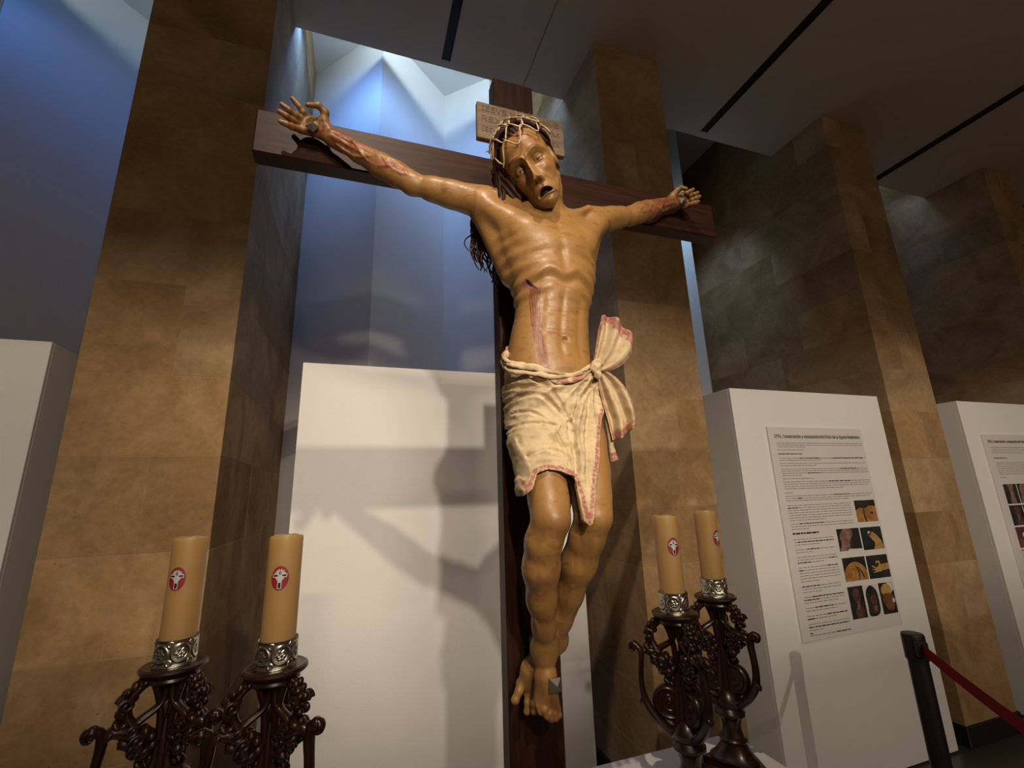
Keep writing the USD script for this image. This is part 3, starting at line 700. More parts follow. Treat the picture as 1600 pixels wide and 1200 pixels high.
# ------------------------------------------------------------------ paint of the figure (real colour: skin, wounds, brows, eyes)
def sstep(x, a, b): t = np.clip((x - a) / (b - a), 0, 1); return t * t * (3 - 2 * t)
def mixc(c, col, m): return c + (np.asarray(col) - c) * np.clip(m, 0, 1)[:, None]
def paint(p):
    n = len(p); c = np.tile(np.array([.300, .158, .049]), (n, 1))
    f = meshkit.fbm(p * 9, 3, 1); c = c * (0.84 + 0.32 * f)[:, None]
    f2 = meshkit.fbm(p * np.array([26, 26, 60]), 3, 4); c = mixc(c, (.20, .095, .030), .5 * sstep(f2, .60, .74))
    q = (p - HC) @ HR / HS; head = np.linalg.norm(q, axis=1) < .16
    # thin dark scourge marks over the trunk and the legs
    m1 = meshkit.noise(p * np.array([34, 34, 150]) + p[:, [2]] * 12, 9); m2 = meshkit.fbm(p * 14, 2, 12)
    c = mixc(c, (.16, .055, .025), .65 * sstep(m1, .80, .90) * sstep(m2, .50, .60) * (~head))
    # forearms: bruised red along the tendons, blood down from the nails
    fa = sstep(.13 - p[:, 0], 0, .06) + sstep(p[:, 0] - .955, 0, .05)
    v = meshkit.fbm(p * np.array([22, 40, 60]), 3, 6)
    c = mixc(c, (.27, .075, .045), .70 * fa * sstep(v, .40, .62) * sstep(2.80 - p[:, 2], .0, .04))
    for w, e in ((wrL, elL), (wrR, elR)):
        d = unit(e - w); t = (p - w) @ d; off = np.linalg.norm(p - w - t[:, None] * d + np.array([0, .018, -.004]), axis=1)
        c = mixc(c, (.22, .030, .025), .75 * (off < .021 + .008 * np.sin(t * 90)) * sstep(.16 - t, 0, .1) * (t > -.06) * sstep(meshkit.noise(p * 130, 3), .35, .6))
    # wound in the side with its streams
    w = at(827, 448, 1.185); dx, dz = p[:, 0] - w[0], p[:, 2] - w[2]
    fr = p[:, 1] < 1.235
    a = dx * .70 - dz * .71; b = dx * .71 + dz * .70
    ew = np.sqrt((a / .025) ** 2 + (b / .0046) ** 2)
    ow = np.sqrt((a / .030) ** 2 + ((b + .005) / .013) ** 2)
    c = mixc(c, (.23, .060, .075), .8 * sstep(-ow, -1.05, -.6) * fr)
    c = mixc(c, (.020, .005, .006), sstep(-ew, -1.1, -.75) * fr)
    t = np.clip((w[2] - .012 - p[:, 2]) / .33, 0, 1); xs = w[0] + .012 + .028 * t - .010 * np.sin(t * PI)
    u = (p[:, 0] - xs) / (.0150 - .002 * t)
    strands = .5 + .5 * np.sin(u * 15 + 2.5 * np.sin(t * 9) + 1.5 * np.sin(t * 23)); strands = .35 + .65 * sstep(strands, .30, .8)
    c = mixc(c, (.150, .022, .022), .85 * (np.abs(u) < 1) * (p[:, 2] > w[2] - .40) * strands * fr * sstep(w[2] - .008 - p[:, 2], 0, .01))
    # knees and feet rubbed darker
    for k in (knL, knR): c = mixc(c, (.20, .085, .03), .5 * sstep(.085 - np.linalg.norm(p - k - np.array([0, -.03, -.03]), axis=1), 0, .05) * sstep(meshkit.fbm(p * 24, 3, 3), .42, .6))
    # shins carry broad dried streams
    st = meshkit.fbm(p * np.array([45, 45, 6]), 3, 21); c = mixc(c, (.22, .075, .035), .55 * sstep(st, .54, .66) * sstep(1.50 - p[:, 2], 0, .08))
    # face
    x, y, z = q.T; ax = np.abs(x); F_ = head & (y > .005)
    zb = .0150 + .0105 * np.sin(PI * np.clip((ax - .004) / .056, 0, 1))
    c = mixc(c, (.12, .055, .022), .85 * F_ * np.exp(-((z - zb - .002) / .0042) ** 2) * sstep(ax, .006, .014) * sstep(.058 - ax, 0, .014))
    c = mixc(c, (.26, .105, .045), .55 * F_ * np.exp(-((ax - .040) / .017) ** 2 - ((z + .034) / .018) ** 2))
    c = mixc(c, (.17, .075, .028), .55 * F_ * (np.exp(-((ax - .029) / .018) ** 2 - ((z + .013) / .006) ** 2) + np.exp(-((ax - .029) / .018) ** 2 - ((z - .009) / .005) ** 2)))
    c = mixc(c, (.20, .11, .042), .40 * F_ * sstep(-z, .060, .10))
    for s in (-1, 1):
        ec = np.array([s * .0285, .0450, -.0020]); r = np.linalg.norm(q - ec, axis=1)
        eye = (r < .01325) & (q[:, 1] > .046) & (z < ec[2] + .0022) & (z > ec[2] - .0072)
        c[eye] = (.34, .28, .19)
        ir = eye & (np.hypot(x - ec[0] - .0010, z - ec[2] + .0020) < .0052); c[ir] = (.035, .018, .010)
    zc = -.0838 - .0055 * (x / .02) ** 2; r = np.sqrt((x / .0205) ** 2 + ((z - zc) / .0080) ** 2)
    c = mixc(c, (.21, .085, .045), .7 * F_ * np.exp(-((r - 1.25) / .28) ** 2) * (y > .045))
    c = mixc(c, (.018, .008, .006), 1.0 * F_ * sstep(-r, -1.02, -.82) * (y > .03))
    c = mixc(c, (.03, .012, .008), F_ * sstep(.0042 - np.hypot(ax - .0062, z + .0575), 0, .002) * (y > .075))
    bl = meshkit.noise(np.stack([x * 260, y * 0, z * 34], 1), 31); c = mixc(c, (.25, .045, .025), .75 * F_ * sstep(bl, .62, .74) * sstep(z, .022, .045) * sstep(y, .03, .05))
    c = mixc(c, (.03, .014, .008), head * sstep(z - .082 + .35 * np.maximum(.05 - y, 0) * 0, 0, .012))
    return np.clip(c, 0, 1)

mat('polychrome', {'a': ('attribute', {'attribute': 'tint'}), 'g': ('geometry', {}), 'n': ('noise_texture', {'scale': 120.0, 'detail': 4.0}), 'r': ('map_range', {'to_min': 0.90, 'to_max': 1.08}),
    'hs': ('hsv', {}), 'bp': ('bump', {'strength': 0.6, 'distance': 0.0006}), 'rr': ('map_range', {'from_min': 0.3, 'from_max': 0.7, 'to_min': 0.34, 'to_max': 0.50}),
    'p': ('principled_bsdf', {'specular_ior_level': 0.5})},
    [('g.position', 'n.vector'), ('n.fac', 'r.value'), ('r.result', 'hs.value'), ('a.color', 'hs.color'), ('hs.color', 'p.base_color'), ('n.fac', 'bp.height'), ('bp.normal', 'p.normal'), ('n.fac', 'rr.value'), ('rr.result', 'p.roughness')])
mat('linen', {'a': ('attribute', {'attribute': 'tint'}), 'g': ('geometry', {}), 'n': ('noise_texture', {'scale': 60.0, 'detail': 5.0}), 'n2': ('noise_texture', {'scale': 420.0, 'detail': 2.0}), 'r': ('map_range', {'to_min': 0.80, 'to_max': 1.16}),
    'hs': ('hsv', {}), 'bp': ('bump', {'strength': 0.8, 'distance': 0.0008}), 'p': ('principled_bsdf', {'roughness': 0.8, 'specular_ior_level': 0.3})},
    [('g.position', 'n.vector'), ('g.position', 'n2.vector'), ('n.fac', 'r.value'), ('r.result', 'hs.value'), ('a.color', 'hs.color'), ('hs.color', 'p.base_color'), ('n2.fac', 'bp.height'), ('bp.normal', 'p.normal')])
mat('hair', {'g': ('geometry', {}), 'n': ('noise_texture', {'scale': 14.0, 'detail': 4.0}), 'm': ('mix_color', {'a': (0.011, 0.004, 0.003), 'b': (0.066, 0.023, 0.014)}), 'p': ('principled_bsdf', {'roughness': 0.65, 'specular_ior_level': 0.3})},
    [('g.position', 'n.vector'), ('n.fac', 'm.fac'), ('m.result', 'p.base_color')])
plain('thorn_wood', (0.50, 0.37, 0.22), 0.55, var=0.25, scale=40)

fig = thing('crucified_figure', (0, 0, 1.6 * (1 - FIG)), size=FIG, label='life-size carved and painted figure hanging on the cross with outstretched arms', cat='statue')
obj('body', body, 'polychrome', fig, smooth=True, colors=paint(body.vertices), normals=body_normals)

# ---- loincloth
C_ = Sculpt()
C_.loft(Z[-6:], CXs[-6:], CYs[-6:], np.array(A_[-6:]) + .006, np.array(B_[-6:]) + .010, k=0.03)
for hip, kn, xo in ((hipL, knL, -.012), (hipR, knR, .004)):
    q = lambda t: hip + (kn - hip) * t
    C_.chain([q(-.1), q(.3), q(.6), q(.9), q(1.05)], [.083, .081, .075, .070, .070], k=0.05)
C_.cone(at(884, 655, 1.20), at(889, 812, 1.10), .052, .022, k=0.05)
C_.ell(at(865, 625, 1.19), (.075, .04, .05), k=0.05)
poly_px = [(792, 553), (812, 566), (850, 580), (890, 588), (918, 582), (938, 566), (953, 600), (950, 628), (938, 660), (924, 706), (908, 762), (899, 806), (893, 820), (887, 812), (883, 770), (879, 748), (858, 739), (840, 736), (826, 741), (818, 764), (808, 776), (800, 742), (788, 690), (776, 640), (776, 590)]
poly = np.array([at(x, y, 1.165)[[0, 2]] for x, y in poly_px])
def poly_sdf(P, poly):
    d = np.full(P.shape[:-1], 1e9); s = np.ones(P.shape[:-1]); n = len(poly)
    for i in range(n):
        a, b = poly[i], poly[i - 1]; e = b - a; w = P - a
        t = np.clip((w @ e) / (e @ e), 0, 1); d = np.minimum(d, np.linalg.norm(w - t[..., None] * e, axis=-1))
        c = (P[..., 1] >= a[1], P[..., 1] < b[1], e[0] * w[..., 1] > e[1] * w[..., 0])
        f = (c[0] & c[1] & c[2]) | (~c[0] & ~c[1] & ~c[2]); s = np.where(f, -s, s)
    return d * s
def poly_dist(P, pl):
    d = np.full(P.shape[:-1], 1e9)
    for a, b in zip(pl[:-1], pl[1:]):
        e = b - a; t = np.clip(((P - a) @ e) / (e @ e), 0, 1); d = np.minimum(d, np.linalg.norm(P - a - t[..., None] * e, axis=-1))
    return d
GROOVES = [(spline(np.c_[np.array([at(x, y, 1.16)[[0, 2]] for x, y in q]), np.zeros(len(q))], 14)[:, :2], dep, wd) for q, dep, wd in (
    ([(832, 588), (858, 612), (875, 640), (885, 664)], .0075, .0060), ([(932, 592), (912, 614), (898, 640), (887, 668)], .0075, .0060), ([(800, 626), (824, 614), (848, 622), (868, 643), (880, 668), (885, 700)], .0062, .0055),
    ([(885, 664), (887, 700), (883, 745)], .0100, .0070), ([(793, 668), (828, 662), (862, 668)], .0045, .0050), ([(926, 598), (916, 650), (906, 700), (898, 762)], .0040, .0055), ([(798, 594), (838, 603), (872, 602), (912, 591)], .0055, .0055),
    ([(788, 640), (803, 690), (812, 745)], .0050, .0060), ([(846, 660), (866, 690), (874, 730)], .0040, .0050), ([(815, 640), (842, 650), (860, 672)], .0035, .0045), ([(905, 610), (893, 650), (890, 690)], .0035, .0040), ([(820, 715), (846, 706), (872, 716)], .0040, .0050))]
knot = at(930, 572, 1.145)
def folds(p):
    x, z = p[..., 0] - knot[0], p[..., 2] - knot[2]
    r = np.hypot(x, z); a = np.arctan2(z, x)
    n1 = meshkit.fbm(p * 7, 2, 41) - .5
    ridge = lambda t: 1 - 2 * np.abs(np.sin(t)) ** .7
    g = .0048 * ridge(a * 10.0 + 3.2 * n1 + 1.1) * np.clip(r / .05, 0, 1) * np.clip((.34 - r) / .20, 0.0, 1)
    # swags across the thighs and the drop between the legs
    mx = p[..., 0] - (at(886, 680, 1.15)[0] - .02 * 0); g += .0038 * ridge((p[..., 2] * 21 + mx * mx * 90 - mx * 14 + 2.4 * n1)) * np.clip((2.0 - p[..., 2]) / .1, 0, 1) * np.clip((.10 - mx) / .04, 0, 1)
    g += .010 * (meshkit.fbm(p * np.array([19, 19, 31]), 3, 5) - .5) + .0030 * (meshkit.fbm(p * np.array([60, 60, 80]), 2, 8) - .5)
    for pl, dep, wd in GROOVES:
        rr = poly_dist(p[..., [0, 2]], pl); g += dep * (-np.exp(-(rr / wd) ** 2) + .55 * np.exp(-((rr - 1.9 * wd) / (.9 * wd)) ** 2))
    cx = at(886, 690, 1.15)[0] + .03 * (p[..., 2] - 1.72)
    g -= .007 * np.exp(-((p[..., 0] - cx) / .010) ** 2) * np.clip((1.93 - p[..., 2]) / .05, 0, 1)
    return np.maximum(g, -.0115)
def cut(D, p):
    s2 = poly_sdf(p[:, 0, :, :][..., [0, 2]], poly)[:, None, :]
    mk = (np.abs(D) < .022) & np.broadcast_to(s2 < .02, D.shape); D = D.copy(); D[mk] -= folds(p[mk])
    d = np.maximum(D, -(D + .0135))
    return np.maximum(d, s2)
loin = C_.mesh((.34, 1.00, 1.50), (.80, 1.42, 2.06), 0.0034, cut)
lp = loin.vertices; sd = -poly_sdf(lp[:, [0, 2]], poly)
def linen_paint(p, pink):
    c = np.tile(np.array([.56, .435, .265]), (len(p), 1)); f = meshkit.fbm(p * 18, 4, 2)
    c = c * (.82 + .36 * f)[:, None]
    c = mixc(c, (.34, .235, .12), .6 * sstep(meshkit.fbm(p * np.array([30, 30, 44]), 3, 17), .56, .72))
    return np.clip(mixc(c, (.34, .12, .10), pink), 0, 1)
lowr = (lp[:, 2] < knot[2] - .03)
stripe = ((sd > .0035) & (sd < .0135)) * (.45 + .5 * (meshkit.noise(lp * 160, 5) > .45)) * lowr * (lp[:, 0] > poly[20][0])
cl = obj('loincloth', loin, 'linen', fig, smooth=True, colors=linen_paint(lp, stripe))
# rolled waist of the cloth
base = np.array([at(794, 552, 1.285), at(789, 563, 1.235), at(800, 573, 1.178), at(826, 578, 1.150), at(858, 587, 1.140), at(890, 590, 1.140), at(916, 582, 1.150), at(932, 573, 1.160)])
roll_c = spline(base, 70); t = np.linspace(0, 1, 70)
ms, cols = [], []
for k in range(4):
    ph = k * PI / 2; w = np.stack([.003 * np.sin(t * 23 + k), -.006 * np.cos(t * 5 + ph), .0125 * np.sin(t * 5 + ph)], 1)
    m = tube(roll_c + w, .0098 + .0022 * np.sin(t * 17 + 2 * k) - .0045 * t, 12, flat=((0, 1, 0), .72)); ms.append(m); cols.append(np.full(len(m.vertices), .75 if k == 1 else 0.0))
m = cat_mesh(ms); pk = np.concatenate(cols) * (meshkit.noise(m.vertices * 60, 4) > .3)
m.vertices += m.vertex_normals * (.012 * (meshkit.fbm(m.vertices * np.array([40, 60, 90]), 3, 9) - .5))[:, None]
obj('waist_roll', m, 'linen', cl, smooth=True, colors=linen_paint(m.vertices, pk))
# knot and flying ends
m = cat_mesh([ell(knot + d, r) for d, r in (((0, -.004, -.004), (.017, .016, .021)), ((.010, -.004, .008), (.013, .013, .013)), ((.004, -.006, -.022), (.012, .012, .020)))])
m.vertices += m.vertex_normals * (.016 * (meshkit.fbm(m.vertices * 75, 2, 19) - .5))[:, None]
obj('knot', m, 'linen', cl, smooth=True, colors=linen_paint(m.vertices, np.zeros(len(m.vertices))))
def sheet(L, R, n_pleat, amp, nrm, bulge=0.0, nu=60, nv=70, seed=0, ph=0.0, curl=0.0):
    L = spline([at(*q) for q in L], nu); R = spline([at(*q) for q in R], nu)
    u = np.linspace(0, 1, nu)[:, None]; v = np.linspace(0, 1, nv)[None, :]
    P = L[:, None] * (1 - v[..., None]) + R[:, None] * v[..., None]
    du = np.gradient(P, axis=0); du /= np.linalg.norm(du, axis=-1, keepdims=True) + 1e-9
    P = P + (bulge * u ** 2 * 4 * v * (1 - v))[..., None] * du[-1, nv // 2]
    A = amp * (.25 + .75 * u)
    wob = meshkit.fbm(P * 16, 3, seed)
    P = P + (A * np.sin(2 * PI * n_pleat * v + ph + 2.2 * (wob - .5)) + .010 * (wob - .5) + curl * u ** 3)[..., None] * unit(nrm)
    i, j = np.meshgrid(np.arange(nu - 1), np.arange(nv - 1), indexing='ij')
    q = np.stack([i * nv + j, i * nv + j + 1, (i + 1) * nv + j + 1, (i + 1) * nv + j], -1).reshape(-1, 4)
    V = P.reshape(-1, 3); f = np.vstack([q[:, [0, 1, 2]], q[:, [0, 2, 3]]])
    n = trimesh.Trimesh(V, f, process=False).vertex_normals
    N = len(V); ring = np.r_[np.arange(nv), np.arange(1, nu) * nv + nv - 1, (nu - 1) * nv + np.arange(nv - 2, -1, -1), np.arange(nu - 2, -1, -1) * nv]
    a, b = ring[:-1], ring[1:]
    F = np.vstack([f, f[:, ::-1] + N, np.stack([a, a + N, b + N], 1), np.stack([a, b + N, b], 1)])
    U = np.broadcast_to(u, (nu, nv)).ravel(); W = np.broadcast_to(v, (nu, nv)).ravel()
    return trimesh.Trimesh(np.vstack([V + n * .0016, V - n * .0016]), F, process=False), np.r_[U, U], np.r_[W, W]
for nm, args, kw in (('flying_end', ([(926, 576, 1.150), (930, 548, 1.140), (935, 515, 1.120), (938, 495, 1.110)], [(933, 580, 1.150), (956, 578, 1.130), (978, 565, 1.105), (992, 536, 1.090)]), dict(n_pleat=2.6, amp=.0135, nrm=(-.2, -1, -.1), bulge=.030, seed=3, ph=.6)),
                     ('hanging_end', ([(931, 578, 1.160), (938, 615, 1.175), (948, 655, 1.185), (955, 688, 1.185)], [(938, 576, 1.150), (968, 596, 1.140), (987, 630, 1.135), (990, 664, 1.140)]), dict(n_pleat=2.1, amp=.016, nrm=(-.35, -1, -.1), bulge=.012, seed=8, ph=2.4, curl=.01)),
                     ('hanging_end', ([(934, 584, 1.185), (943, 640, 1.190), (951, 690, 1.190), (954, 722, 1.190)], [(938, 584, 1.185), (950, 640, 1.185), (959, 690, 1.180), (967, 718, 1.178)]), dict(n_pleat=.8, amp=.006, nrm=(-.2, -1, 0), seed=12))):
    m, U, W = sheet(*args, **kw)
    pk = (((U > .90) & (U < .985)) | ((W > .93) & (W < .985)) | ((W > .02) & (W < .07))) * (.5 + .45 * (meshkit.noise(m.vertices * 120, 2) > .4))
    if nm == 'flying_end': pk = np.maximum(pk, .75 * (U > .84) * (meshkit.noise(m.vertices * 60, 2) > .4))
    obj(nm, m, 'linen', cl, smooth=True, colors=linen_paint(m.vertices, pk))

# ---- hair: a carved cap with locks over it
cap = Sculpt()
def HP(c): return H(*c)
cap.ell(H(0, -.040, .040), np.array((.0795, .098, .092)) * HS, HR, k=.01)
cap.ell(H(-.062, -.012, -.015), np.array((.025, .040, .080)) * HS, HR, k=.02 * HS)
cap.ell(H(-.070, -.020, -.085), np.array((.034, .040, .055)) * HS, HR, k=.02 * HS)
cap.ell(H(.054, -.066, .000), np.array((.020, .045, .055)) * HS, HR, k=.02 * HS)
cap.ell(H(-.090, -.020, -.020), np.array((.030, .042, .085)) * HS, HR, k=.02 * HS)
cap.ell(H(-.100, -.035, -.105), np.array((.036, .045, .055)) * HS, HR, k=.025 * HS)
cap.ell(H(-.026, -.075, -.040), np.array((.060, .046, .080)) * HS, HR, k=.03 * HS)
def open_face(D, p):
    q = (p - HC) @ HR / HS; x, y, z = q[..., 0], q[..., 1], q[..., 2]
    g = .0022 * np.sin(x * 430 + z * 60 + 9 * meshkit.noise(q * np.array([26., 26., 13.]), 6)) * (np.abs(D) < .03)
    # the hair keeps off the face: an oval opening in front, and the ear on the viewer's right stays bare
    o = 1 - np.sqrt(((x - .006) / .0625) ** 2 + ((z + .030) / .0985) ** 2)
    o = np.where(y > -.004, o * .06, -1)
    ear = np.where((x > .05), .030 - np.sqrt((y + .012) ** 2 + ((z + .006) * .8) ** 2), -1)
    return np.maximum(np.maximum(D - g, o), ear)
hm = cap.mesh(hl - [.21, .16, .21], hl + [.16, .19, .16], .0026, open_face)
hairp = obj('hair', hm, 'hair', fig, smooth=True)
rng = np.random.default_rng(11)
locks = []
def lock(ctrl, r, wav=.004, turns=4.0, n=34):
    c = spline(ctrl, n); t = np.linspace(0, 1, n); ph = rng.uniform(0, 2 * PI)
    w = wav * t[:, None] ** .6 * np.stack([np.sin(2 * PI * turns * t + ph), np.cos(2 * PI * turns * t + ph), np.zeros(n)], 1)
    locks.append(tube(c + w, r * (1.0 - .72 * t ** 2), 6))
for k in range(64):                                     # from the parting down both sides
    y0 = rng.uniform(-.10, .040); s = -1 if k % 5 < 3 else 1
    top = (s * .006, y0, .128 - 2.2 * (y0 + .04) ** 2)
    if s < 0:
        e = rng.normal(0, .011, 3); yy = min(y0, .022)
        lock([H(*top), H(-.052, yy + .012, .098), H(-.086, yy * .8, .040), H(-.116 + e[0], yy * .8 + .004, -.030), H(-.124 + e[1] * 2, .010 + yy * .5 + e[0], -.095), H(-.122 + e[2] * 3, -.012, -.155)], rng.uniform(.0055, .0085), .006)
    else:
        yy = min(y0, .012)
        lock([H(*top), H(.052, yy + .006, .098), H(.080, yy * .7 - .02, .050), H(.070, -.066, .014), H(.045, -.095, -.012)], rng.uniform(.004, .006), .003)
obj('lock_cluster', cat_mesh(locks), 'hair', hairp, smooth=True)
locks = []
for k in range(84):                                     # long curls hanging behind the shoulder
    a = rng.uniform(0, 1); x1 = 737 + 72 * a + rng.normal(0, 4); y1 = 388 + 88 * rng.uniform(.1, 1) * (0.35 + .65 * a)
    Y1 = rng.uniform(1.31, 1.375)
    lock([H(-.088, -.060, -.10), at(768 + 16 * a, 318, 1.335), at(743 + 36 * a + rng.normal(0, 3), 350 + rng.normal(0, 5), 1.35), at((743 + 36 * a) * .45 + x1 * .55 - 3, (352 + y1) / 2, Y1 + .005), at(x1, y1, Y1)], rng.uniform(.0040, .0078), rng.uniform(.006, .011), rng.uniform(2.5, 5), 60)
obj('hanging_curls', cat_mesh(locks), 'hair', hairp, smooth=True)

# ---- crown of thorns: a net of woven twigs
EC, ER = np.array([0, -.036, .040]), np.array([.0915, .114, .1035])
def cp(th, la, off=0.0):
    d = np.array([math.cos(la) * math.sin(th), math.cos(la) * math.cos(th), math.sin(la)])
    return H(*(EC + d * (ER + off)))
cr = []
rows_n, ncell, la0, dla = 3, 9, math.radians(17), math.radians(18.5)
for i in range(rows_n + 1):
    th = np.linspace(0, 2 * PI, ncell * 16 + 1); lock_ = []
    for t_ in th:
        dip = -.11 * max(0.0, math.sin(-t_)) - .03 * math.cos(t_)     # lower over the viewer's left temple
        la = la0 + dla * (i + .52 * (1 if i % 2 else -1) * math.sin(ncell * t_ + .9) * (0.0 if False else 1)) + dip + .05 * math.sin(3 * t_ + i)
        lock_.append(cp(t_, la, .003 + .0025 * math.sin(ncell * t_ * .5 + i * 2)))
    cr.append(tube(np.array(lock_), .0027 + .0005 * np.sin(th * 23 + i), 7))
    for t_ in np.linspace(0, 2 * PI, ncell * 2, endpoint=False) + .13:
        la = la0 + dla * (i + .52 * (1 if i % 2 else -1) * math.sin(ncell * t_ + .9)) - .11 * max(0.0, math.sin(-t_)) - .03 * math.cos(t_) + .05 * math.sin(3 * t_ + i)
        b0 = cp(t_, la, .003); tip = cp(t_ + rng.normal(0, .09), la + rng.normal(0, .10), rng.uniform(.010, .022))
        cr.append(tube(np.linspace(b0, tip, 4), [.0017, .0013, .0008, .0002], 5))
obj('crown_of_thorns', cat_mesh(cr), 'thorn_wood', fig, smooth=True, label='pale net-like crown of woven thorn twigs')

# ---- the three nails with pyramid heads
def nail(c, size, nrm, spin):
    n = unit(nrm); a = unit(np.cross(n, [0, 0, 1])); b = np.cross(n, a); ca, sa = math.cos(spin), math.sin(spin)
    x, y = a * ca + b * sa, b * ca - a * sa
    base = [c + size * (sx * x + sy * y) for sx, sy in ((-1, -1), (1, -1), (1, 1), (-1, 1))]
    low = [q - n * size * .35 for q in base]
    v = np.array(base + low + [c + n * size * .85])
    head = trimesh.Trimesh(v).convex_hull
    sh = tube([c - n * size * .3, c - n * .05], [size * .35, size * .3], 8)
    return cat_mesh([head, sh])
obj('nail', nail(at(488, 197, 1.322), .0145, (.05, -1, -.05), PI / 4 + .15), 'nail_steel', fig, label='pyramid-headed nail through the palm at the picture left')
obj('nail', nail(at(1067, 313, 1.325), .0145, (-.05, -1, -.05), PI / 4 - .5), 'nail_steel', fig, label='pyramid-headed nail through the palm at the picture right')
obj('nail', nail(at(868, 1071, 1.245), .0165, (.0, -1, .05), PI / 4 + .78), 'nail_steel', fig, label='pyramid-headed nail through the feet')
# ------------------------------------------------------------------ printed boards on the display panels
def photo_mat(name, a, b, sc=16.0):
    mat(name, {'g': ('geometry', {}), 'n': ('noise_texture', {'scale': sc, 'detail': 5.0, 'distortion': 1.0}), 'r': ('rgb_ramp', {'ramp': [(0.3, a), (0.7, b)]}), 'p': ('principled_bsdf', {'roughness': 0.4})},
        [('g.position', 'n.vector'), ('n.fac', 'r.fac'), ('r.color', 'p.base_color')])
photo_mat('print_dark', (.012, .012, .012), (.040, .035, .030))
photo_mat('print_green_black', (.010, .014, .012), (.030, .040, .034))
photo_mat('print_gold', (.26, .11, .025), (.52, .27, .08), 22)
photo_mat('print_ochre', (.36, .20, .06), (.58, .36, .14), 26)
photo_mat('print_pink', (.15, .075, .065), (.36, .21, .17), 30)
photo_mat('print_maroon', (.045, .018, .018), (.17, .075, .065), 40)
photo_mat('print_brown', (.06, .025, .012), (.30, .14, .06), 48)
plain('print_white', (.62, .60, .58), .5)
plain('print_line', (.05, .022, .012), .5)
FR = PY - 0.0005
def onboard(poly, y, depth, flip=False):
    """A flat shape drawn in (x, z) standing proud of the board's face."""
    m = flat_mesh(poly, depth); v = m.vertices
    m.vertices = np.stack([v[:, 0], y - v[:, 2], v[:, 1]], 1); m.invert() if False else None
    m.fix_normals(); return m
def blob(pts, n=6):
    from scipy.interpolate import splprep, splev
    p = np.array(pts + [pts[0]], float); tck, _ = splprep(p.T, s=0, per=True); x, y = splev(np.linspace(0, 1, n * len(pts), endpoint=False), tck)
    return Polygon(np.stack([x, y], 1)).buffer(0)
U = {  # shapes inside each picture, in units of its own width and height
 'back': ('print_dark', [('print_gold', [(0, 0), (0, .55), (.18, .66), (.45, .62), (.7, .74), (1, .70), (1, 0)], 0), ('print_line', [(.40, 0), (.33, .3), (.36, .60), (.42, .60), (.40, .3), (.47, 0)], 0), ('print_line', [(.70, .40), (.76, .46), (.82, .40), (.75, .36)], 1)]),
 'leg': ('print_dark', [('print_pink', [(.02, 0), (.12, .35), (.10, .62), (.28, .98), (.62, .98), (.66, .70), (.50, .40), (.42, .0)], 1), ('print_white', [(.36, 0), (.38, .08), (.98, .06), (1, 0)], 0)]),
 'foot': ('print_green_black', [('print_ochre', [(.50, 0), (.58, .25), (.42, .52), (.36, .72), (.46, .80), (.66, .70), (.86, .45), (.97, .18), (.97, 0)], 1), ('print_maroon', [(.28, .62), (.36, .78), (.52, .84), (.44, .66)], 1), ('print_white', [(.32, .74), (.36, .82), (.44, .78), (.38, .72)], 1)]),
 'shoulder': ('print_dark', [('print_gold', [(0, 0), (.02, .40), (.25, .72), (.55, .80), (.85, .62), (1, .35), (1, 0)], 1), ('print_line', [(.58, .02), (.62, .35), (.52, .62), (.56, .63), (.67, .36), (.62, .02)], 0), ('print_line', [(.80, .08), (.74, .32), (.60, .56), (.63, .58), (.79, .34), (.84, .09)], 0)]),
 'hand': ('print_dark', [('print_ochre', [(1, .34), (.98, .62), (.74, .60), (.62, .58), (.58, .74), (.44, .76), (.38, .66), (.42, .64), (.48, .70), (.54, .64), (.50, .52), (.40, .46), (.20, .58), (.17, .54), (.36, .40), (.18, .42), (.18, .38), (.38, .33), (.22, .28), (.24, .24), (.44, .26), (.58, .28), (.74, .32)], 0)]),
 'face_a': ('print_dark', [('print_maroon', [(.30, .86), (.62, .92), (.76, .70), (.70, .45), (.86, .20), (.80, .04), (.30, .04), (.34, .30), (.46, .45), (.30, .62)], 1), ('print_pink', [(.46, .55), (.56, .50), (.60, .34), (.50, .26), (.46, .40)], 1)]),
 'face_b': ('print_white', [('print_dark', [(.06, .30), (.10, .82), (.45, .98), (.84, .84), (.96, .45), (.86, .10), (.30, .01), (.08, .05)], 1), ('print_maroon', [(.36, .62), (.70, .66), (.76, .40), (.66, .12), (.46, .10), (.40, .36)], 1), ('print_pink', [(.54, .34), (.66, .30), (.62, .16), (.54, .20)], 1)]),
 'face_c': ('print_dark', [('print_white', [(.55, .995), (.985, .995), (.985, .74), (.80, .66), (.70, .88)], 0), ('print_ochre', [(.10, .70), (.30, .94), (.66, .92), (.84, .68), (.60, .60), (.30, .60)], 1), ('print_brown', [(.16, .60), (.46, .66), (.82, .60), (.92, .36), (.60, .08), (.30, .20)], 1), ('print_white', [(.78, .46), (.94, .44), (.92, .34), (.78, .36)], 1)]),
 'limb': ('print_dark', [('print_pink', [(.30, .99), (.74, .99), (.66, .6), (.72, .02), (.28, .02), (.40, .55)], 0)]),
 'wound': ('print_maroon', [('print_white', [(.40, .62), (.60, .74), (.74, .58), (.60, .42)], 1), ('print_brown', [(.05, .05), (.2, .5), (.38, .3), (.5, .05)], 1)]),
}
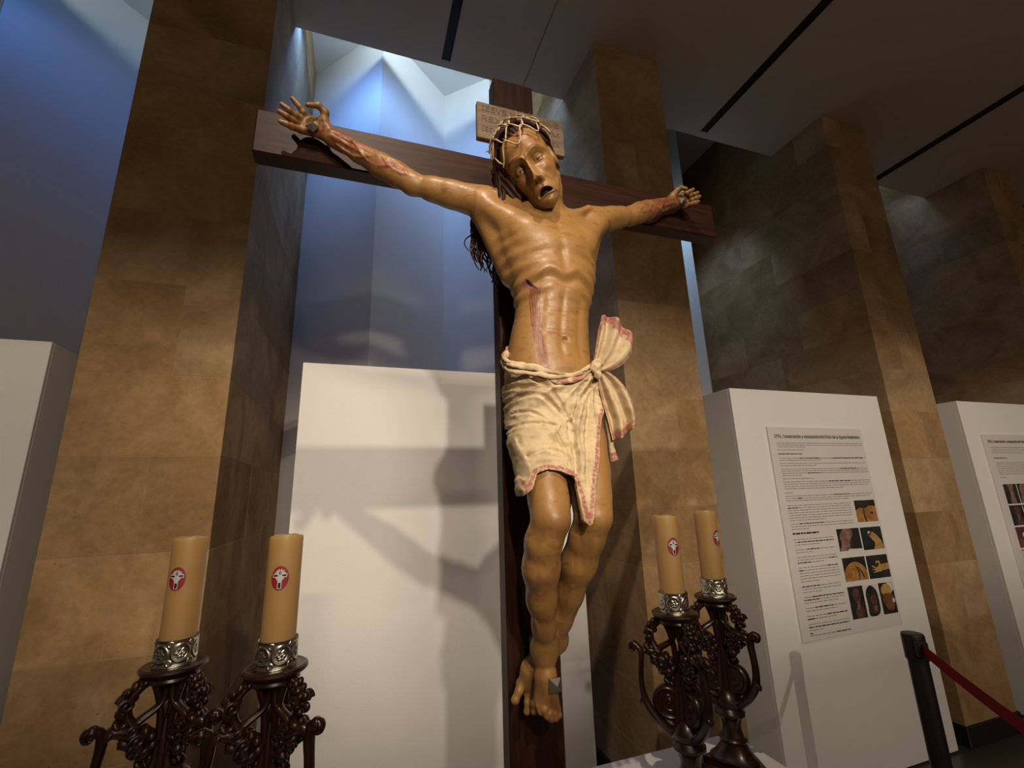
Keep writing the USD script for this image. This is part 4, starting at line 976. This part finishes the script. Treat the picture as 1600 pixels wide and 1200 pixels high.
def picture(t, ox, x0, x1, z0, z1, kind, y):
    bg, shapes = U[kind]
    ph = obj('printed_picture', onboard(sbox(x0 - ox, z0, x1 - ox, z1), y, .0012), bg, t)
    w, h = x1 - x0, z1 - z0; fr = sbox(x0 - ox, z0, x1 - ox, z1)
    for k, (m, pts, sm) in enumerate(shapes):
        pts = [(x0 - ox + a * w, z0 + b * h) for a, b in pts]
        poly = (blob(pts) if sm else Polygon(pts).buffer(0)).intersection(fr)
        obj('image_shape', onboard(poly, y - .0012 - .0002 * k, .0002), m, ph)
rngb = np.random.default_rng(21)
def text_row(t, x0, x1, z, bold=(), y=0.0, h=.0044, last=False):
    """One line of small print: word after word; bold = (from, to) stretches in units of the line."""
    runs, x = [], x0                                    # runs of words, thin or bold
    while x < x1 - .006:
        w = min(float(rngb.uniform(.010, .042)), x1 - x); f = (x + w / 2 - x0) / max(x1 - x0, 1e-6)
        bd = any(a <= f <= c for a, c in bold)
        if not runs or runs[-1][0] != bd: runs.append((bd, []))
        runs[-1][1].append(sbox(x, z - h * (.62 if bd else .5), x + w, z + h * (.62 if bd else .5)))
        x += w + .0055
    for bd, ws in runs:
        if len(ws) < 3: ws = [sbox(ws[0].bounds[0], ws[0].bounds[1], ws[-1].bounds[2], ws[0].bounds[3])]
        obj('bold_text_line' if bd else 'text_line', onboard(unary_union(ws), y, .0004 if bd else .0003), 'ink' if bd else 'ink_grey', t)
def title(t, text, x0, x1, z, hgt, y):
    m = meshkit.text_mesh(text, hgt, .0006, bold=True); b = m.bounds
    v = (m.vertices - [b[0][0], 0, 0]) * [(x1 - x0) / (b[1][0] - b[0][0]), 1, 1]
    m.vertices = np.stack([v[:, 0] + x0, y - v[:, 2], v[:, 1] + z], 1); m.invert(); m.fix_normals()
    obj('title_text', m, 'ink', t)

def board(ox, x0, x1, z0, z1, lab):
    t = thing('printed_board', (ox, FR, 0), label=lab, cat='information board')
    obj('board', cbox(x0 - ox, x1 - ox, -.012, 0, z0, z1, .0012), 'paper', t)
    return t
BX = 2.425
t = board(BX, 2.425, 3.262, .737, 1.966, 'white printed board with a long text and eight small colour pictures')
yb = -.0122
title(t, '1996, Conservación y restauración del Cristo de la Agonía Redentora', 2.470 - BX, 3.232 - BX, 1.896, .0215, yb)
L = [(1.864, 1, []), (1.851, 1, []), (1.839, .31, []), (1.820, .29, []), (1.795, .26, [(0, 1)]), (1.768, 1, [(.24, .46), (.60, .95)]), (1.755, .46, []), (1.735, 1, []), (1.722, .40, []),
     (1.700, 1, [(.68, .88)]), (1.688, 1, []), (1.675, 1, [(.28, .41)]), (1.661, .22, []), (1.642, .34, []), (1.622, 1, [(.50, .78)]), (1.609, 1, []), (1.595, .98, []), (1.581, .66, []), (1.557, .09, []),
     (1.537, 1, [(.54, .73)]), (1.523, .96, [(.13, .19)]), (1.510, .70, [])]
for z, ln, bd in L: text_row(t, 2.480 - BX, 2.480 - BX + .765 * ln, z, bd, yb)
z = 1.481
for k in range(7): text_row(t, 2.480 - BX, 2.480 - BX + (.54 if k < 6 else .30), z, [(0, .18)] if k == 1 else [(.52, .70)] if k == 1 else [], yb); z -= .0145
z -= .006
for k in range(3): text_row(t, 2.482 - BX, 2.482 - BX + (.53, .53, .14)[k], z, [(.12, .52)] if k == 0 else [], yb); z -= .0150
text_row(t, 2.484 - BX, 2.70 - BX, 1.318, [(0, 1)], yb, .0075)
z = 1.284
for n, bds in ((3, [[], [(.1, 1)], []]), (2, [[(.3, .6)], []]), (3, [[], [(.8, 1)], [(0, .55)]]), (6, [[(.72, 1)], [(0, .1)], [], [], [], []]), (3, [[(0, .5)], [], []]), (3, [[(.2, 1)], [(0, .4)], []]), (2, [[(.25, .7)], []]), (2, [[(.5, 1)], [(0, .3)]]), (3, [[], [(0, 1)], []]), (1, [[(.6, 1)]])):
    for k in range(n):
        text_row(t, 2.486 - BX, 2.486 - BX + (.325 if k < n - 1 or n == 1 else float(rngb.uniform(.09, .28))), z, bds[k], yb); z -= .0151
    z -= .0125
text_row(t, 2.488 - BX, 2.510 - BX, .775, [(0, 1)], yb)
for x0, x1, z0, z1, kd in ((3.054, 3.241, 1.359, 1.493, 'back'), (2.847, 3.044, 1.195, 1.326, 'leg'), (3.057, 3.245, 1.189, 1.325, 'foot'), (2.847, 3.044, 1.020, 1.155, 'shoulder'), (3.057, 3.247, 1.019, 1.154, 'hand'),
                           (2.845, 2.972, .811, .990, 'face_a'), (2.985, 3.099, .809, .987, 'face_b'), (3.115, 3.242, .811, .989, 'face_c')):
    picture(t, BX, x0, x1, z0, z1, kd, yb)
BX2 = 4.612
t = board(BX2, 4.612, 5.45, .72, 1.945, 'white printed board at the right picture edge, with rows of dark pictures')
title(t, '2016, Conservación y restauración del Cristo de la Agonía Redentora', 4.66 - BX2, 5.42 - BX2, 1.880, .0205, yb)
for k in range(4): text_row(t, 4.68 - BX2, 5.41 - BX2, 1.842 - .0145 * k, [], yb)
text_row(t, 4.675 - BX2, 4.84 - BX2, 1.760, [(0, 1)], yb)
for k in range(7): text_row(t, 4.69 - BX2, 5.41 - BX2, 1.722 - .0145 * k, [], yb)
text_row(t, 4.69 - BX2, 4.78 - BX2, 1.612, [], yb)
for r in range(3):
    for c_, kd in enumerate((('limb', 'leg', 'face_a', 'wound'), ('face_a', 'leg', 'limb', 'shoulder'), ('wound', 'limb', 'face_a', 'leg'))[r]):
        x0 = 4.692 + .178 * c_; picture(t, BX2, x0, x0 + .165, 1.415 - .158 * r, 1.560 - .158 * r, kd, yb)
text_row(t, 4.69 - BX2, 5.41 - BX2, 1.080, [(0, .6)], yb)
for k in range(18): text_row(t, 4.69 - BX2, 5.41 - BX2, 1.050 - .0148 * k, [(.1, .3)] if k in (5, 9) else [], yb)
# ------------------------------------------------------------------ draped tables
TZ = 0.660
def draped_table(x0, x1, y0, y1, lab, seed):
    t = thing('draped_table', ((x0 + x1) / 2, (y0 + y1) / 2, 0), label=lab, cat='table')
    hx, hy, r = (x1 - x0) / 2, (y1 - y0) / 2, .075
    ring = np.array(sbox(-hx + r, -hy + r, hx - r, hy - r).buffer(r, quad_segs=10).segmentize(.012).exterior.coords)[:-1]
    ring = ring[::-1]; n = len(ring)
    s = np.r_[0, np.cumsum(np.linalg.norm(np.diff(ring, axis=0), axis=1))]
    nrm = np.roll(ring, -1, 0) - np.roll(ring, 1, 0); nrm = np.stack([-nrm[:, 1], nrm[:, 0]], 1); nrm /= np.linalg.norm(nrm, axis=1, keepdims=True)
    if (nrm * ring).sum() < 0: nrm = -nrm
    rows, N = [], 14
    rows.append(np.c_[ring * .90, np.full(n, TZ)])
    for a in np.linspace(0, PI / 2, 5):
        rows.append(np.c_[ring - nrm * (.012 * (1 - math.sin(a)))[..., None] if False else ring - nrm * .012 * (1 - math.sin(a)), np.full(n, TZ - .012 + .012 * math.cos(a))])
    for k in range(1, N + 1):
        f = k / N; w = (.016 * np.sin(s / .052 + seed) + .010 * np.sin(s / .023 + 2 * seed)) * f ** .8
        rows.append(np.c_[ring + nrm * (w + .014 * f)[:, None], np.full(n, (TZ - .012) * (1 - f) + .012 * f)])
    V = np.vstack(rows); R = len(rows)
    i, j = np.meshgrid(np.arange(R - 1), np.arange(n), indexing='ij'); k = (j + 1) % n
    q = np.stack([i * n + j, i * n + k, (i + 1) * n + k, (i + 1) * n + j], -1).reshape(-1, 4)
    top = np.stack([np.full(n, len(V)), (np.arange(n) + 1) % n, np.arange(n)], 1)
    m = trimesh.Trimesh(np.vstack([V, [[0, 0, TZ]]]), np.vstack([q[:, [0, 1, 2]], q[:, [0, 2, 3]], top]), process=False); m.fix_normals()
    obj('cloth', m, 'cloth_white', t, smooth=50)
    obj('table_frame', cbox(-hx + .03, hx - .03, -hy + .03, hy - .03, 0.0, TZ - .02, .004), 'plinth_black', t)
    return t
draped_table(.700, 1.452, .93, 1.684, 'table under a white cloth carrying the two candlesticks on the right', 0.3)
draped_table(-.90, .055, .93, 1.684, 'table under a white cloth below the two left candlesticks, under the picture edge', 1.7)

# ------------------------------------------------------------------ carved candlesticks
def bracket_mesh(phi):
    d = np.array([math.cos(phi), math.sin(phi), 0]); tn = np.array([-math.sin(phi), math.cos(phi), 0])
    def P(rz): return np.array([r * d + [0, 0, z] for r, z in rz])
    def sw(rz, rad, n=30, fl=1.35, sides=10): c = spline(P(rz), n); return tube(c, np.interp(np.linspace(0, 1, n), np.linspace(0, 1, len(rad)), rad), sides, flat=(tn, fl))
    wood_, leaf = [], []
    # outer stem with its curled head and tail knob
    wood_.append(sw([(.045, .196), (.085, .232), (.118, .278), (.128, .330), (.124, .385), (.122, .415), (.130, .438), (.143, .440)], [.013, .014, .013, .012, .0105, .010, .0115, .010], 40, 1.3))
    wood_.append(sw([(.124, .285), (.131, .279), (.133, .270)], [.010, .009, .005], 8))
    for q, r in (((.141, .440), .0145), ((.124, .283), .012)): wood_.append(ell(P([q])[0], (r, r, r * 1.0)))
    wood_.append(sw([(.150, .446), (.156, .434), (.149, .424), (.140, .430)], [.007, .0065, .006, .005], 12, 1.6))
    # big spiral volute
    a = np.linspace(-.6 * PI, 3.4 * PI, 70); rr = np.linspace(.047, .007, 70)
    wood_.append(sw([(.046 + r * math.cos(x), .286 + r * math.sin(x)) for x, r in zip(a, rr)], [.0115, .0105, .009, .008], 110, 1.5, 8))
    wood_.append(ell(P([(.046, .286)])[0], (.015,) * 3))
    wood_.append(tube([P([(.046, .286)])[0] - tn * .011, P([(.046, .286)])[0] + tn * .011], .040, 20))
    # ridge along the stem and back of the bracket towards the core
    wood_.append(sw([(.020, .200), (.026, .250), (.018, .330), (.012, .40), (.018, .460), (.034, .512)], [.016, .018, .014, .010, .009, .010], 34, 1.0))
    # hoop up to the pan
    wood_.append(sw([(.016, .522), (.010, .490), (.018, .462), (.040, .446), (.062, .432)], [.0105, .0095, .009, .009, .010], 26, 1.3))
    # leaf work: lobes of several sizes on a curled spine
    leaf.append(sw([(.122, .412), (.100, .428), (.078, .420), (.060, .404), (.046, .376), (.044, .352)], [.010, .015, .018, .021, .018, .010], 30, 1.25))
    leaf.append(sw([(.070, .430), (.082, .455), (.083, .480), (.070, .505), (.050, .520)], [.014, .0105, .010, .0115, .012], 24, 1.3))
    r_ = np.random.default_rng(5)
    for q, r in (((.112, .428), .011), ((.100, .442), .012), ((.088, .438), .012), ((.076, .404), .014), ((.062, .424), .015), ((.040, .412), .013), ((.030, .398), .012), ((.024, .385), .011), ((.038, .366), .014), ((.056, .366), .013), ((.030, .352), .010),
                 ((.046, .343), .011), ((.096, .462), .0105), ((.089, .472), .0095), ((.094, .490), .0105), ((.086, .505), .0105), ((.074, .517), .0105), ((.062, .523), .010), ((.070, .490), .008), ((.066, .386), .012), ((.084, .396), .010)):
        for s in (-1, 1): leaf.append(ell(P([q])[0] + tn * s * r * .75 + r_.normal(0, .0022, 3), r * r_.uniform(.62, 1.28, 3), np.linalg.qr(r_.normal(size=(3, 3)))[0], sub=2))
    for q, c in (((.058, .400), 1), ((.072, .426), -1), ((.088, .482), 1)):
        for s in (-1, 1):
            ctr = P([q])[0] + tn * s * .024
            al = np.linspace(0, 2.4 * PI, 26); r2 = np.linspace(.015, .003, 26)
            leaf.append(tube(np.array([ctr + d * r * math.cos(x * c) + np.array([0, 0, 1]) * r * math.sin(x * c) for x, r in zip(al, r2)]), .0042, 6))
    return cat_mesh(wood_), cat_mesh(leaf)

def collar_mesh():
    nu, nv = 220, 44; th = np.linspace(0, 2 * PI, nu, endpoint=False); h = np.linspace(0, 1, nv)
    T, Hh = np.meshgrid(th, h, indexing='ij'); R0, Ht = .0450, .060
    s = T * R0; cell = 2 * PI * R0 / 6
    u = (s % cell) - cell / 2; w = (Hh - .5) * Ht; r = np.hypot(u, w); a = np.arctan2(w, u)
    g = .0022 * np.exp(-((r - .0195) / .0022) ** 2) + .0016 * np.exp(-((r - .0155) / .0015) ** 2)
    g += .0022 * np.exp(-((r - .0075 - .0018 * np.cos(a * 6)) / .0024) ** 2) + .0026 * np.exp(-(r / .0032) ** 2) + .0012 * np.exp(-((r - .0115) / .0012) ** 2) * (.5 + .5 * np.cos(a * 12))
    out = r > .0225; u2 = ((s + cell / 2) % cell) - cell / 2; r2 = np.hypot(u2, np.abs(w) - .021)
    g += out * (.0022 * np.exp(-((r2 - .0055) / .0017) ** 2) + .0016 * np.exp(-(r2 / .002) ** 2))
    g += .0016 * (.5 + .5 * np.cos(T * 90)) * (np.exp(-((Hh - .045) / .028) ** 2) + np.exp(-((Hh - .955) / .028) ** 2)) + .0012 * ((Hh < .02) | (Hh > .98))
    Rr = R0 + g
    V = np.stack([Rr * np.cos(T), Rr * np.sin(T), Hh * Ht], -1).reshape(-1, 3)
    i, j = np.meshgrid(np.arange(nu), np.arange(nv - 1), indexing='ij'); k = (i + 1) % nu
    q = np.stack([i * nv + j, k * nv + j, k * nv + j + 1, i * nv + j + 1], -1).reshape(-1, 4)
    m = trimesh.Trimesh(V, np.vstack([q[:, [0, 1, 2]], q[:, [0, 2, 3]]]), process=False)
    inner = lathe([(.0412, .0), (.0412, .060), (.0452, .060)], 48)
    return cat_mesh([m, inner])

STICKS = [((1.300, 1.500), 'carved dark candlestick on the right, nearer the printed board'), ((1.015, 1.370), 'carved dark candlestick on the right, nearer the cross'),
          ((-.425, 1.500), 'carved dark candlestick at far left, in front of the pillar face'), ((-.172, 1.370), 'carved dark candlestick on the left, nearest the white panel')]
def left_dir(x, y): return math.atan2(x, -y)      # the direction that points to the viewer's left
def make_stick(x, y, rz, lab):
    t = thing('candlestick', (x, y, TZ), rz, label=lab, cat='candlestick', group=None)
    tri = Polygon([(.125 * math.cos(a), .125 * math.sin(a)) for a in (0, 2 * PI / 3, 4 * PI / 3)]).buffer(.018, quad_segs=4).buffer(-.002)
    b1 = flat_mesh(tri, .016); b2 = flat_mesh(tri.buffer(-.022), .014); b2.apply_translation((0, 0, .016))
    obj('base', cat_mesh([b1, b2]), 'carved_wood', t, smooth=30)
    prof = [(0, .026), (.074, .026), (.074, .034), (.060, .044), (.047, .062), (.0415, .074), (.046, .078), (.0475, .084), (.044, .090), (.036, .094), (.031, .112), (.0305, .126), (.036, .146), (.043, .154), (.0495, .160), (.0505, .168), (.046, .175), (.041, .182), (.046, .192), (.050, .204), (.042, .222), (.026, .236), (.022, .30), (.018, .36), (.014, .40), (.008, .425), (0, .432)]
    m = lathe(spline([(r, z, 0) for r, z in prof], 1)[:1, :2] if False else prof, 40)
    v = m.vertices; a = np.arctan2(v[:, 1], v[:, 0]); low = np.clip((.074 - v[:, 2]) / .04, 0, 1)
    v[:, :2] *= (1 + .16 * low * np.cos(3 * a))[:, None]; m.vertices = v
    obj('stem', m, 'carved_wood', t, smooth=35)
    for k in range(3):
        w, l = bracket_mesh(2 * PI * k / 3)
        b = obj('scroll_bracket', w, 'carved_wood', t, smooth=45)
        obj('leaf_carving', l, 'carved_wood', b, smooth=45)
    obj('drip_pan', lathe([(0, .508), (.030, .508), (.052, .512), (.058, .518), (.056, .524), (.060, .528), (.064, .532), (.071, .535), (.0745, .540), (.0735, .546), (.068, .549), (.060, .5475), (.052, .5485), (0, .5485)], 56), 'carved_wood', t, smooth=35)
    cm = collar_mesh(); cm.apply_translation((0, 0, .5487))
    obj('collar', cm, 'silver', t, smooth=True, label='embossed silver collar')
    return t
(sx, sy), lab = STICKS[0]
stick0 = make_stick(sx, sy, left_dir(sx, sy) + .35, lab)
for (sx, sy), lab in STICKS[1:]:
    copy_of(stick0, (sx, sy, TZ), left_dir(sx, sy) + (0.0 if sx > 0 else .22), lab)

# ------------------------------------------------------------------ candles with their printed emblem
CRAD = .0405
def bend(poly, r0, depth):
    """A flat shape (s, t) laid round the candle's side."""
    out = []
    x0, y0, x1, y1 = poly.bounds
    for x in np.arange(math.floor(x0 / .003) * .003, x1, .003):
        g = poly.intersection(sbox(x, y0 - 1, x + .003, y1 + 1))
        if g.area > 1e-9: out.append(flat_mesh(g, depth))
    m = cat_mesh(out); v = m.vertices; a = v[:, 0] / CRAD; rr = r0 + v[:, 2]
    m.vertices = np.stack([rr * np.sin(a), -rr * np.cos(a), v[:, 1]], 1); m.fix_normals(); return m
def emblem(t, zc):
    oval = affinity.scale(Point(0, 0).buffer(1, quad_segs=24), .0205, .0285)
    e = obj('emblem', bend(affinity.translate(oval, 0, zc), CRAD + .0001, .0003), 'sticker_red', t, label='red oval emblem with a white and black cross')
    def B_(x0, x1, z0, z1): return sbox(x0, z0, x1, z1)
    white = unary_union([B_(-.0048, .0048, -.0245, .014), B_(-.0165, .0165, .0022, .0108), Polygon([(-.011, .0022), (-.0048, -.006), (.0048, -.006), (.011, .0022)]), affinity.scale(Point(0, .003).buffer(1), .0065, .0075)])
    rays = [affinity.rotate(affinity.scale(Point(0, .0178).buffer(1, quad_segs=6), .0019, .0048), a, origin=(0, .0085)) for a in (-66, -40, -14, 14, 40, 66)]
    white = unary_union([white] + rays)
    obj('cross_mark', bend(affinity.translate(white, 0, zc), CRAD + .0004, .0002), 'sticker_white', e)
    ring = affinity.scale(Point(0, .0125).buffer(1), .0030, .0040).difference(affinity.scale(Point(0, .0125).buffer(1), .0013, .0022))
    black = unary_union([B_(-.0030, .0030, -.0228, -.0105), B_(-.0148, -.0052, .0045, .0085), B_(.0052, .0148, .0045, .0085), ring])
    obj('black_mark', bend(affinity.translate(black, 0, zc), CRAD + .0006, .0002), 'sticker_black', e)
def candle(x, y, off, lab, seed, first=None):
    dc = np.array([-x, -y]) / math.hypot(x, y); rt = np.array([y, -x]) / math.hypot(x, y)
    n = math.cos(off) * dc + math.sin(off) * rt
    rz = math.atan2(n[1], n[0]) + PI / 2
    t = thing('candle', (x, y, TZ + .5490), rz, label=lab, cat='candle')
    top = .305
    m = lathe([(0, 0), (CRAD, 0)] + [(CRAD, z) for z in np.linspace(.02, top - .006, 14)] + [(CRAD - .002, top), (CRAD - .007, top - .0005), (.022, top - .012), (.006, top - .016), (0, top - .016)], 56)
    v = m.vertices; a = np.arctan2(v[:, 1], v[:, 0]); up = np.clip((v[:, 2] - top + .03) / .03, 0, 1)
    v[:, 2] += up * (.0016 * np.sin(2 * a + seed) + .0012 * np.sin(5 * a + seed * 2)); rr = 1 + .006 * np.sin(3 * a + seed) * np.clip(v[:, 2] / .2, 0, 1) * 0; v[:, :2] *= rr[:, None]; m.vertices = v
    obj('wax_body', m, 'wax', t, smooth=40)
    obj('wick', tube([(0, 0, top - .017), (.0005, 0, top - .010), (.002, .001, top - .004)], .0013, 6), 'wick_black', t)
    emblem(t, .205)
    return t
candle(1.300, 1.500, 1.02, 'cream candle nearest the printed board, its red emblem half turned away', .5)
candle(1.015, 1.370, .50, 'cream candle on the right side, next to the figure legs', 1.7)
candle(-.425, 1.500, -.52, 'cream candle at far left with dark streaks, in front of the pillar face', 2.9)
candle(-.172, 1.370, -.20, 'cream candle at the left edge of the white panel with the emblem facing front', 4.1)

# ------------------------------------------------------------------ barrier post with its red belt
def post(x, y, rz, lab):
    t = thing('barrier_post', (x, y, 0), rz, label=lab, cat='barrier post')
    obj('base', lathe([(0, 0), (.17, 0), (.172, .006), (.165, .012), (.10, .022), (.05, .032), (0, .032)], 48), 'rubber_black', t, smooth=35)
    obj('tube', lathe([(0, .03), (.0335, .03), (.0335, .925), (0, .925)], 32), 'rubber_black', t, smooth=35)
    obj('head', lathe([(0, .905), (.0365, .905), (.0385, .91), (.0385, .992), (.0365, 1.0), (.028, 1.003), (0, 1.001)], 32), 'rubber_black', t, smooth=35)
    obj('belt_clip', cbox(.030, .062, -.020, .020, .925, .985, .004), 'rubber_black', t)
    return t
px, py = 2.172, 1.400
dirb = unit(np.array([-.27, -.40, 0])); rzb = math.atan2(dirb[1], dirb[0])
pA = post(px, py, rzb, 'black barrier post with a red belt in front of the printed board')
e = np.array([px, py, 0]) + dirb * 2.0
pB = copy_of(pA, (e[0], e[1], 0), rzb + PI, 'second black barrier post, beside the viewer, at the other end of the red belt')
n = 24; s = np.linspace(.063, 2.0 - .063, n); zz = .957 - .19 * (1 - ((s - 1.0) / .937) ** 2) * .45
V = []
for k in range(n):
    c = np.array([px, py, 0]) + dirb * s[k]; w = np.array([-dirb[1], dirb[0], 0]) * .0009
    for sg, h in ((-1, -.0215), (1, -.0215), (1, .0215), (-1, .0215)): V.append(c + sg * w + [0, 0, zz[k] + h])
F_ = []
for k in range(n - 1):
    for j in range(4): a, b = k * 4 + j, k * 4 + (j + 1) % 4; F_ += [(a, b, b + 4), (a, b + 4, a + 4)]
F_ += [(0, 2, 1), (0, 3, 2), (4 * n - 4, 4 * n - 3, 4 * n - 2), (4 * n - 4, 4 * n - 2, 4 * n - 1)]
m = trimesh.Trimesh(np.array(V), np.array(F_), process=False); m.fix_normals()
obj('barrier_belt', m, 'belt_red', label='red belt slanting down from the black post to the right picture edge', cat='barrier belt')
